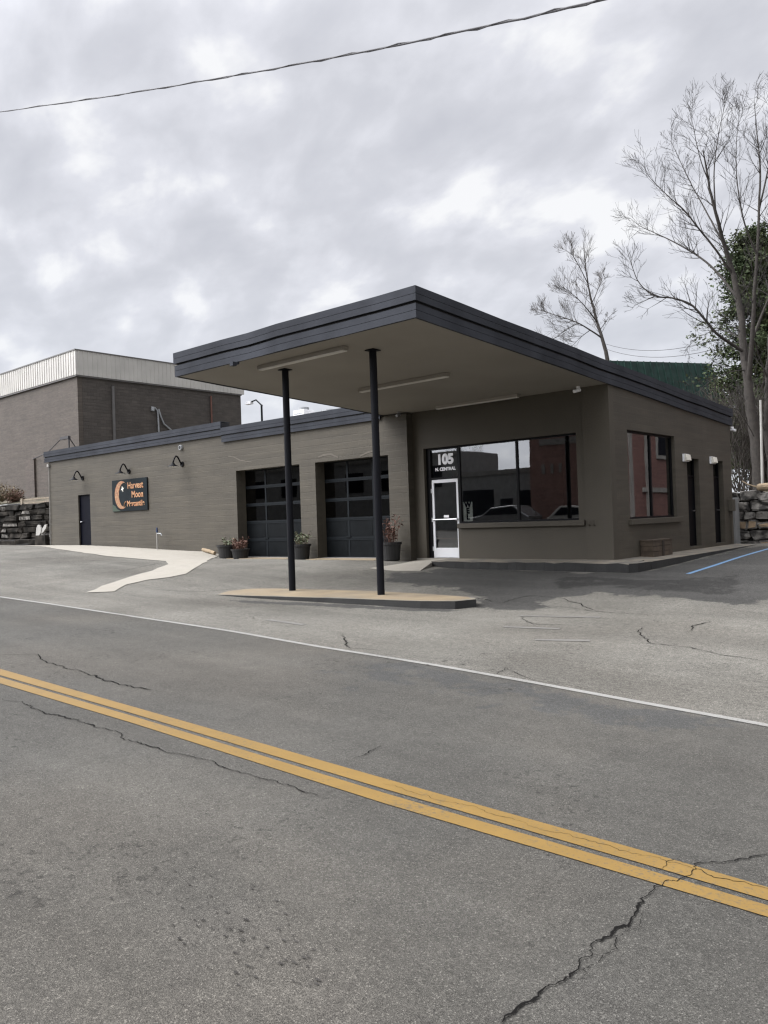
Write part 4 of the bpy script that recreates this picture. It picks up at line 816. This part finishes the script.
q = MB(); a = PY(734.5, 520, 26.75); q.box(-8.72, -8.42, 26.55, 26.98, -.3, 1.42); tag(q.build('concrete_post', MT['slab'], bevel=.02), 'pale grey concrete end post at left end of rubble wall', 'post')
# terraces
def terrace(x0, x1, y0, y1, zf, zb_):
    xs_ = np.linspace(x0, x1, 20); rng = np.random.RandomState(2)
    P = []; nY = 14
    for x in xs_:
        for k in range(nY): t = k/(nY-1); P.append((x, y0+(y1-y0)*t, zf+(zb_-zf)*t+rng.uniform(-.08, .08)*(0 < k)))
    idx = np.arange(len(P)).reshape(20, nY); f = np.stack([idx[:-1, :-1].ravel(), idx[1:, :-1].ravel(), idx[1:, 1:].ravel(), idx[:-1, 1:].ravel()], 1); q = MB(); q.add(P, [tuple(x) for x in f.tolist()])
    q.add([(x0, y0, zf), (x0, y1, zb_), (x0, y1, -2), (x0, y0, -2)], [(0, 1, 2, 3)]); q.add([(x1, y0, zf), (x1, y1, zb_), (x1, y1, -2), (x1, y0, -2)], [(3, 2, 1, 0)]); tag(q.build('bank', MT['terrain'], smooth=True), kind='structure')
terrace(-8.7, -6.5, 27.7, 75, 1.58, 2.6); terrace(-70, XE-.1, 18.7, 23.9, 2.42, 3.3)
# white winged yard ornament: two pale upright blades
a = PY(39, 536, 17.2); L = empty('yard_ornament', (a[0], 17.2, .5), 'pair of white pointed upright blades standing on dark ledge at left', 'ornament')
def blade(p, n_):
    q = MB(); P = [PY(*c, 17.2) for c in p]; k = len(P); q.add([(c[0], 17.17, c[2]) for c in P]+[(c[0], 17.24, c[2]) for c in P], [tuple(range(k)), tuple(reversed(range(k, 2*k)))]+[(i, i+k, (i+1) % k+k, (i+1) % k) for i in range(k)]); part(q, n_, MT['trim'], L, bevel=.012)
blade([(36.3, 536), (36.8, 528), (38.2, 524.8), (40.2, 525.2), (41.6, 529), (41.2, 533), (39.6, 536)], 'blade'); blade([(41.8, 534), (42.6, 529), (45.2, 524.8), (47.2, 524.2), (46.6, 528), (44, 532)], 'blade')
q = MB(); q.box(a[0]-.25, a[0]+.75, 17.12, 17.3, .4, a[2]+.03); part(q, 'base', MT['stonedark'], L)
# pale slab and rails on the left terrace
q = MB(); a, b = PY(0, 508, 18.5), PY(13, 505, 18.5); q.hexa([(a[0]-3, 18.2, a[2]-.15), (b[0], 18.2, b[2]-.15), (b[0], 19.2, b[2]-.15), (a[0]-3, 19.2, a[2]-.15)], [(a[0]-3, 18.2, a[2]+.05), (b[0], 18.2, b[2]+.05), (b[0], 19.2, b[2]+.1), (a[0]-3, 19.2, a[2]+.1)]); tag(q.build('concrete_slab', MT['slab'], bevel=.02), 'flat pale concrete slab lying on top of dark stone wall at left edge', 'slab')
L = empty('timber_rack', (-36.6, 18.4, 2), 'low grey timber rail rack on stone wall against wing corner', 'rack'); q = MB()
a, b = PY(23, 504, 18.4), PY(48, 500, 18.4); q.box(a[0], XE-.1, 18.35, 18.45, 2.52, 2.58); q.box(a[0], XE-.1, 18.35, 18.45, 2.70, 2.76); part(q, 'rail', MT['greywood'], L); 
for u0, u1, uz in ((XE-.32, XE-.12, 3.0), (a[0]-.05, a[0]+.15, 2.8)): q = MB(); q.box(u0, u1, 18.3, 18.349, 2.45, uz); part(q, 'upright', MT['greywood'], L)

# ------------------------------------------------------------------ vegetation
def grow(tw, rng, p, d, L, r_, lvl, up=.15, n=5, kids=(4, 5, 4), spread=.75, minr=.006, droop=0):
    P = [p.copy()]; d = d.normalized(); seg = L/n
    for i in range(n):
        d = (d+Vector((rng.gauss(0, .065), rng.gauss(0, .065), rng.gauss(0, .055)+up*.3-droop))).normalized(); P.append(P[-1]+d*seg)
    tw.tube(P, [max(minr, r_*(1-.8*i/n)) for i in range(n+1)], 5 if lvl == 0 else 3, cap=False)
    if lvl >= len(kids): return
    for k in range(kids[lvl]):
        t = rng.uniform(.25, .98)*n; i = min(n-1, int(t)); q = P[i].lerp(P[i+1], t-i); dd = (P[i+1]-P[i]).normalized()
        a = dd.orthogonal().normalized(); a.rotate(Matrix.Rotation(rng.uniform(0, 2*math.pi), 3, dd)); nd = (dd+a*spread*rng.uniform(.7, 1.3)+Vector((0, 0, up)))
        grow(tw, rng, q, nd, L*rng.uniform(.45, .9)*(1.1-t/n*.45), max(minr, r_*(1-.8*t/n)*.55), lvl+1, up, max(3, n-1), kids, spread, minr, droop)
def bare_tree(name, label, limbs, Yd, m_bark, m_twig, seed, group=None, kids=(5, 5), dens=1.0, twl=1.0, up=.2, minr=.007, thick=.66):
    """limbs: surveyed (px, py, dy) polylines with base and tip radius; dy sets each point's own depth"""
    rng = random.Random(seed); limbs = [(p_, r0*thick if i else r0*(.5+.5*thick), r1*thick, nk, kl) for i, (p_, r0, r1, nk, kl) in enumerate(limbs)]; base = limbs[0][0][0]; b = PY(base[0], base[1], Yd+base[2]); L = empty(name, tuple(b), label, 'tree', group); tr = MB(); tw = MB()
    for pts, r0, r1, nk, kl in limbs:
        P = [Vector(PY(x, y, Yd+dy)) for x, y, dy in pts]; Q = []
        for i in range(len(P)-1):
            p0, p1, p2, p3 = P[max(0, i-1)], P[i], P[i+1], P[min(len(P)-1, i+2)]
            for k in range(4):
                t = k/4; Q.append(.5*((2*p1)+(p2-p0)*t+(2*p0-5*p1+4*p2-p3)*t*t+(3*p1-p0-3*p2+p3)*t**3)+Vector((rng.gauss(0, r1*.6), rng.gauss(0, r1*.6), 0)))
        Q.append(P[-1]); n = len(Q)
        tr.tube(Q, [r0+(r1-r0)*(i/(n-1))**.8 for i in range(n)], 9 if r0 > .08 else 6, cap=False)
        for k in range(int(nk*dens)):
            t = rng.uniform(.18, 1)**.8*(n-1); i = min(n-2, int(t)); q = Q[i].lerp(Q[i+1], t-i); dd = (Q[i+1]-Q[i]).normalized(); a = dd.orthogonal().normalized(); a.rotate(Matrix.Rotation(rng.uniform(0, 6.283), 3, dd))
            rr = r0+(r1-r0)*(t/(n-1)); grow(tw, rng, q, dd+a*rng.uniform(.6, 1.2)+Vector((0, 0, up)), kl*twl*rng.uniform(.55, 1.1)*(1.1-.5*t/(n-1)), min(rr*.5, .02), 0, up, 6, kids, .65, minr)
    part(tr, 'trunk', m_bark, L, smooth=True); part(tw, 'crown', m_twig, L); return L
big = [
    ([(760, 500, 0), (757, 455, 0), (752, 420, 0), (748, 385, 0), (743, 340, .2), (739, 305, .3), (733, 275, .3), (724, 245, 0), (716, 215, -.5), (708, 180, -.8), (703, 150, -1)], .29, .03, 20, 1.7),
    ([(748, 385, 0), (752, 340, -.3), (754, 300, -.5), (757, 255, -.5), (759, 210, -.3), (760, 165, 0), (757, 135, .2), (754, 100, .3)], .15, .012, 22, 1.5),
    ([(744, 352, .1), (730, 343, -.4), (716, 333, -1), (702, 316, -1.4), (690, 304, -1.7), (672, 298, -2), (655, 296, -2.2), (640, 284, -2.4), (632, 266, -2.5), (626, 246, -2.6)], .10, .010, 20, 1.3),
    ([(655, 296, -2.2), (642, 302, -2.4), (634, 306, -2.6)], .03, .008, 4, .8),
    ([(738, 300, .3), (722, 278, .8), (706, 262, 1.2), (690, 251, 1.5), (672, 241, 1.7), (655, 233, 1.8), (640, 226, 2), (630, 218, 2)], .085, .008, 20, 1.2),
    ([(733, 275, .3), (716, 250, -.4), (700, 230, -.8), (684, 210, -1.1), (668, 196, -1.3), (652, 180, -1.4), (642, 164, -1.5)], .075, .008, 22, 1.3),
    ([(724, 245, 0), (712, 222, .6), (700, 200, 1), (688, 178, 1.3), (676, 152, 1.5), (670, 140, 1.6)], .06, .008, 18, 1.2),
    ([(716, 215, -.5), (714, 180, -.2), (716, 150, 0), (722, 118, .1), (728, 92, .2)], .05, .008, 18, 1.2),
    ([(708, 180, -.8), (700, 158, -1.2), (694, 130, -1.4), (689, 108, -1.5)], .04, .008, 12, 1.1),
    ([(757, 255, -.5), (745, 225, -1), (738, 190, -1.3), (736, 150, -1.4), (740, 110, -1.5)], .06, .008, 20, 1.2),
    ([(759, 210, -.3), (768, 170, .4), (776, 130, .6), (779, 95, .7)], .06, .008, 18, 1.3),
    ([(752, 340, -.3), (768, 300, .5), (786, 260, 1), (800, 215, 1.2), (806, 170, 1.3)], .08, .008, 18, 1.5),
    ([(746, 370, .1), (730, 372, -1.2), (712, 380, -2), (698, 392, -2.6)], .04, .008, 10, 1.2),
    ([(743, 340, .2), (722, 330, 1), (705, 334, 1.6), (690, 342, 2)], .04, .008, 10, 1.2),
    ([(756, 440, 0), (745, 420, -.8), (736, 408, -1.2), (728, 410, -1.6)], .03, .008, 6, 1.0),
]
bare_tree('bare_tree', 'tall bare tree with thick leaning trunk behind right end of building', big, 31, MT['bark'], MT['twig'], 11, kids=(4, 2), up=.12, twl=1.05, dens=1.35, minr=.0042)
mid = [
    ([(612, 390, 0), (607, 357, 0), (602, 338, 0), (597, 322, .2), (592, 303, .3), (588, 284, .3), (585, 262, .3), (583, 240, .3)], .20, .02, 16, 2.0),
    ([(602, 338, 0), (590, 330, -.8), (578, 323, -1.4), (565, 318, -1.8), (552, 314, -2), (544, 311, -2.2), (538, 309, -2.4)], .09, .012, 18, 1.5),
    ([(597, 322, .2), (588, 310, -1), (578, 299, -1.5), (568, 291, -1.8), (559, 286, -2)], .08, .012, 12, 1.7),
    ([(592, 303, .3), (597, 292, 1.2), (601, 282, 1.6), (604, 274, 2)], .05, .012, 8, 1.2), ([(590, 330, -.8), (580, 338, -1.2), (572, 346, -1.5)], .05, .012, 8, 1.6),
    ([(588, 284, .3), (580, 268, -.5), (573, 256, -1), (566, 250, -1.2)], .06, .012, 10, 1.5), ([(600, 330, 0), (607, 320, 1), (612, 314, 1.5)], .04, .012, 4, .9),
    ([(578, 323, -1.4), (566, 330, -1.8), (555, 338, -2), (545, 344, -2.1)], .05, .012, 10, 1.6)]
bare_tree('bare_tree', 'smaller bare tree rising behind the shop roof, left of the green roof', mid, 50, MT['bark'], MT['twig_tan'], 21, kids=(5, 3), up=.16, twl=.9, dens=1.5, minr=.006)
# second dark trunk at the right edge
dk = [([(774, 505, 0), (770, 460, 0), (767, 420, 0), (768, 380, 0), (770, 330, 0), (774, 280, 0), (780, 230, 0)], .22, .06, 14, 1.6), ([(768, 380, 0), (757, 350, -.6), (750, 330, -1), (742, 318, -1.4)], .06, .012, 12, 1.4), ([(767, 420, 0), (755, 405, .8), (744, 395, 1.4)], .04, .01, 8, 1.2)]
bare_tree('bare_tree', 'dark slender bare tree at right edge beside the leaning trunk', dk, 33.5, MT['bark_dark'], MT['twig'], 31, kids=(4, 3), up=.15, twl=1.2)
# evergreen
def evergreen(px, base_py, top_py, Yd, rad, label, seed, nb):
    rng = random.Random(seed); b = Vector(PY(px, base_py, Yd)); t_ = PY(px, top_py, Yd); H = t_[2]-b.z
    L = empty('evergreen_tree', tuple(b), label, 'tree'); tr = MB(); fo = MB(); br = MB(); tr.tube([b+Vector((0, 0, -.5)), b+Vector((.1, 0, H*.4)), b+Vector((0, .1, H*.95))], [.28, .18, .03], 8)
    for k in range(nb):
        h = rng.uniform(.08, .98); a = rng.uniform(0, 2*math.pi); R_ = rad*(1-h**2.2)**.5*rng.uniform(.55, 1.1)*(.78+.22*math.sin(3*a+h*9)); s0 = b+Vector((0, 0, h*H)); d = Vector((math.cos(a), math.sin(a), rng.uniform(-.05, .45)))
        e_ = s0+d*R_; br.tube([s0, s0.lerp(e_, .5)+Vector((0, 0, .05)), e_], [.03, .02, .008], 4, cap=False)
        for j in range(8):
            c = s0.lerp(e_, rng.uniform(.4, 1.08))+Vector((rng.gauss(0, .2), rng.gauss(0, .2), rng.gauss(-.05, .10))); cs = rng.uniform(.14, .34)
            for i in range(22):
                p = c+Vector((rng.gauss(0, cs), rng.gauss(0, cs), rng.gauss(0, cs*.35))); u = Vector((rng.gauss(0, 1), rng.gauss(0, 1), rng.gauss(0, .6))).normalized(); v = u.orthogonal(); v.rotate(Matrix.Rotation(rng.uniform(0, 6.28), 3, u)); s_ = rng.uniform(.045, .105)
                fo.add([p, p+u*s_+v*s_*.42, p+u*s_*2, p+u*s_-v*s_*.42], [(0, 1, 2, 3)])
    part(tr, 'trunk', MT['bark_dark'], L); part(br, 'branches', MT['bark_dark'], L); part(fo, 'crown', MT['needle'], L)
evergreen(764, 500, 226, 38, 2.6, 'dark green leafy evergreen tree behind the bare trees at right', 5, 340)
# tangle of bare brush on the bank
def brush(px0, px1, py, Yd, h, n, label, seed):
    rng = random.Random(seed); a = PY(px0, py, Yd); b = PY(px1, py, Yd); L = empty('bare_shrub', ((a[0]+b[0])/2, Yd, a[2]), label, 'shrub', 'bare brush on the bank'); tw = MB()
    for k in range(n):
        t = rng.random(); p = Vector((a[0]+(b[0]-a[0])*t, Yd+rng.uniform(-1, 1), a[2]+(b[2]-a[2])*t)); grow(tw, rng, p, Vector((rng.gauss(0, .25), rng.gauss(0, .25), 1)), h*rng.uniform(.5, 1.05), .022, 0, .12, 6, (6, 4), .6, .008)
    part(tw, 'stems', MT['brush'], L)
brush(733, 752, 492, 34, 3.4, 26, 'bare grey brush between the building corner and leaning trunk', 2); brush(748, 790, 492, 36, 3.2, 34, 'bare grey brush behind the leaning trunk at right edge', 3); brush(722, 760, 490, 42, 4.5, 26, 'taller bare brush thicket far back behind the building corner', 4)
# white pole, log with handle
L = MB(); a, b = PY(762.5, 492, 29.5), PY(760.5, 400, 29.5); L.tube([(a[0], 29.5, 1.3), (b[0], 29.5, b[2])], [.05, .04], 8); tag(L.build('white_pole', MT['trim']), 'slim white pole standing beside the leaning trunk on the bank', 'pole')
a = PY(757.5, 487, 27.4); L = MB(); L.tube([(a[0], 27.4, a[2]-.02), (a[0]+.05, 27.4, a[2]-.02), (a[0]+.3, 27.42, a[2]-.01), (a[0]+1.4, 27.5, a[2]-.02)], [.10, .125, .13, .12], 12); b = PY(753, 486, 27.4); c = PY(742, 481, 27.4); L.tube([(a[0]+.02, 27.4, a[2]), tuple(b), tuple((b+c)/2+np.array([0, 0, -.02])), tuple(c)], [.03, .024, .022, .018], 6); tag(L.build('log', MT['log']), 'pale cut log with a thin stub lying on top of rubble wall', 'log')
# low dry bush on the left terrace
def dry_bush(px, py, Yd, r_, lab, seed, m, mt2):
    rng = random.Random(seed); b = Vector(PY(px, py, Yd)); L = empty('dry_bush', tuple(b), lab, 'bush', 'dry bushes on the left bank'); st = MB(); lf = MB()
    for k in range(60):
        a = rng.uniform(0, 6.28); d = Vector((math.cos(a)*rng.uniform(.1, 1), math.sin(a)*rng.uniform(.1, 1), rng.uniform(.3, 1))); grow(st, rng, b, d, r_*rng.uniform(.5, 1.1), .012, 0, 0, 4, (3,), .6, .006)
        for j in range(10):
            p = b+d.normalized()*r_*rng.uniform(.3, 1.1)+Vector((rng.gauss(0, .1), rng.gauss(0, .1), rng.gauss(0, .1))); u = Vector((rng.gauss(0, 1), rng.gauss(0, 1), rng.gauss(0, 1))).normalized(); v = u.orthogonal(); s_ = rng.uniform(.03, .08); lf.add([p, p+u*s_+v*s_*.4, p+u*s_*2, p+u*s_-v*s_*.4], [(0, 1, 2, 3)])
    part(st, 'stems', m, L); part(lf, 'leaves', mt2, L)
dry_bush(2, 502, 21, 1.1, 'brown dry bush on the bank at the left edge', 4, MT['drytan'], MT['drytan']); dry_bush(14, 503, 21.5, .7, 'thin pale dry bush on the bank below the brick pilaster', 6, MT['drytan'], MT['dry'])

# ------------------------------------------------------------------ green roofed house behind
A, Bq, E2 = PZ(590, 360, 9), PZ(711, 363.5, 9), PZ(729, 406, 6.6); dlt = E2-Bq
L = empty('green_roof_building', tuple(E2*np.array([1, 1, 0])), 'building with dark green ribbed metal roof behind the shop', 'building')
rd = (Bq-A)/np.linalg.norm(Bq-A); A = A-rd*6; nrm = np.array([rd[1], -rd[0], 0]); dn = nrm*(dlt@nrm)+np.array([0, 0, dlt[2]])
A2 = A+dn; Rr2 = E2-2*nrm*(dlt@nrm); A3 = A-nrm*(dlt@nrm)+np.array([0, 0, dlt[2]])
q = MB(); q.add([A2, E2, Bq, A], [(0, 1, 2, 3)]); q.add([E2, Rr2, Bq], [(0, 1, 2)]); q.add([A3, Rr2, Bq, A], [(3, 2, 1, 0)])
ln = np.linalg.norm(E2-A2); upn = np.cross(rd, dn/np.linalg.norm(dn)); upn = upn*np.sign(upn[2])
for k in range(int(ln/.4)+1):
    s_ = A2+rd*.4*k; full = np.linalg.norm(Bq-A); t_ = 1.0 if .4*k <= full else max(.03, 1-(.4*k-full)/(ln-full))
    e_ = s_-dn*t_; q.hexa([s_-rd*.03, s_+rd*.03, e_+rd*.03, e_-rd*.03], [s_-rd*.02+upn*.06, s_+rd*.02+upn*.06, e_+rd*.02+upn*.06, e_-rd*.02+upn*.06])
part(q, 'roof', MT['green'], L)
q = MB(); ip = [p-np.array([0, 0, .05]) for p in (A2-nrm*.3, E2-nrm*.3-rd*.3, Rr2+nrm*.3-rd*.3, A3+nrm*.3)]; q.hexa([(p[0], p[1], 0) for p in ip], [(p[0], p[1], E2[2]-.06) for p in ip]); part(q, 'wall', MT['door_rail'], L)

# ------------------------------------------------------------------ overhead wires
cf_ = np.polyfit([0, 100, 200, 300, 400, 500, 600], [112, 97.5, 81, 64, 45, 23.5, 0], 2); L = MB(); P = []; rng = random.Random(9)
for i in range(81):
    x = -320+1250*i/80; p = PY(x, np.polyval(cf_, x), 11-.0045*x); P.append(Vector(p))
L.tube([p+Vector((0, 0, rng.gauss(0, .004))) for p in P], .013, 6); L.tube([p+Vector((0, .016*math.sin(i*1.9), .02*math.cos(i*1.9))) for i, p in enumerate(P)], .010, 5)
tag(L.build('overhead_cable', MT['cable']), 'thick dark twisted cable hanging across the sky above the building', 'cable')
def cable_thin(pa, pb, label):
    L = MB(); a, b = Vector(pa), Vector(pb); L.tube([a.lerp(b, t/12)-Vector((0, 0, .6*4*(t/12)*(1-t/12))) for t in range(13)], .012, 5); return tag(L.build('overhead_cable', MT['cable']), label, 'cable', 'thin far wires')
cable_thin(tuple(PY(606, 344, 46)), tuple(PY(745, 330, 34)), 'upper thin far wire between the bare trees behind the roof'); cable_thin(tuple(PY(606, 349, 46)), tuple(PY(745, 340, 34)), 'lower thin far wire between the bare trees behind the roof')

# ------------------------------------------------------------------ across the street, seen only in the shop windows
def box_building(name, label, x0, x1, y0, y1, z1, m, ms, trims, wins, face):
    L = empty(name, ((x0+x1)/2, (y0+y1)/2, 0), label, 'building'); q = MB(); q.box(x0, x1, y0, y1, -2.5, z1); part(q, 'wall', m, L)
    for t_ in trims: q = MB(); q.box(*t_); part(q, 'trim', MT['dulltrim'], L)
    for w_ in wins: f_ = MB(); f_.box(*w_); part(f_, 'window', MT['navy'], L)
    return L
box_building('brick_building', 'red brick building across the street, mirrored in the shop window', -27.6, -9.5, -24, -11, 8.2, MT['redbrick'], None, [(-26.8, -23.9, -10.998, -10.94, 5.6, 6.0)]+[(-26.7+.62*k, -26.5+.62*k, -10.998, -10.95, 3.75, 4.35) for k in range(4)], [(-22+3*k, -20.6+3*k, -10.998, -10.96, 1.0, 3.4) for k in range(4)], 'N')
box_building('two_storey_shop', 'taller dull shop left of the low one, mirrored in the door transom', -60, -34.6, -18, -12.5, 6.0, MT['shopdark'], None, [(-60, -34.62, -12.498, -12.4, 5.7, 6.02)], [(-58+4*k, -56+4*k, -12.498, -12.45, 3.4, 5.0) for k in range(6)], 'N')
L = box_building('low_shop', 'low dull flat-roofed shop across the street, mirrored in the window', -34.55, -27.8, -18, -12, 4.3, MT['shopdark'], None, [(-34.5, -27.82, -11.998, -11.9, 4.0, 4.32)], [(-33.8, -31.2, -11.998, -11.95, .6, 3.0), (-30.6, -29.6, -11.998, -11.95, -.2, 2.3), (-29.2, -28.2, -11.998, -11.95, .8, 2.8)], 'N')
box_building('brick_building', 'tall red brick building with white pilasters, mirrored in the side window', -1.2, 12, 28.5, 52, 9, MT['redbrick_side'], None, [(-1.3, -1.202, y_, y_+.22, 0, 9) for y_ in (34.7, 36.5, 44.5)]+[(-1.28, -1.202, 36.1, 40.4, 1.98, 2.2), (-1.26, -1.202, 37.8, 37.98, 3.6, 8), (-1.26, -1.202, 40.6, 40.78, 3.6, 8), (-1.26, -1.202, 37.99, 40.59, 3.6, 3.78)], [(-1.24, -1.202, 37.99, 40.59, 3.79, 8)], 'W')
def parked_car(x, y, label, m, s=1):
    L = empty('parked_car', (x, y, tz(x, y)), label, 'car', 'cars parked across the street'); z = tz(x, y)
    prof = [(-2.2, .35), (-2.25, .75), (-2.1, .95), (-1.2, 1.05), (-.55, 1.55), (1.2, 1.62), (1.95, 1.1), (2.2, .95), (2.2, .4)]
    q = MB(); k = len(prof); q.add([(x+a*s, y-.85, z+b) for a, b in prof]+[(x+a*s, y+.85, z+b) for a, b in prof], [tuple(range(k)), tuple(reversed(range(k, 2*k)))]+[(i, i+k, (i+1) % k+k, (i+1) % k) for i in range(k)]); part(q, 'body', m, L, bevel=.06)
    for yy in (-.86, .86):
        q = MB(); P = [(-1.0, 1.07), (-.5, 1.46), (1.1, 1.52), (1.65, 1.1)]; q.add([(x+a*s, y+yy*1.005, z+b) for a, b in P]+[(x+a*s, y+yy*.99, z+b) for a, b in P], [(0, 1, 2, 3), (7, 6, 5, 4), (0, 4, 5, 1), (1, 5, 6, 2), (2, 6, 7, 3), (3, 7, 4, 0)]); part(q, 'side_window', MT['navy'], L)
        for xx in (-1.4, 1.35): q = MB(); q.tube([(x+xx*s, y+yy*.86, z+.33), (x+xx*s, y+yy*1.03, z+.33)], .33, 18); part(q, 'wheel', MT['tyre'], L)
parked_car(-27.5, -7.6, 'silver estate car parked across the street, mirrored in shop window', MT['silver']); parked_car(-22.2, -7.8, 'pale hatchback parked across the street, mirrored behind the silver car', MT['trim'], -.9)
rng = random.Random(77)
for k, (x, y) in enumerate(((-62, -52), (-50, -58))):
    L = empty('bare_tree', (x, y, 0), ('left bare tree behind the low shop, mirrored in the window', 'right bare tree behind the low shop, mirrored in the window')[k], 'tree'); tr = MB(); tw = MB(); tr.tube([(x, y, -1), (x+.1, y, 4), (x, y, 7)], [.3, .22, .12], 8)
    for j in range(14): grow(tw, rng, Vector((x, y, rng.uniform(3, 7))), Vector((rng.gauss(0, .6), rng.gauss(0, .6), 1)), rng.uniform(2, 4), .06, 0, .2, 5, (5, 4), .7, .015)
    part(tr, 'trunk', MT['bark_dark'], L); part(tw, 'crown', MT['bark_dark'], L)
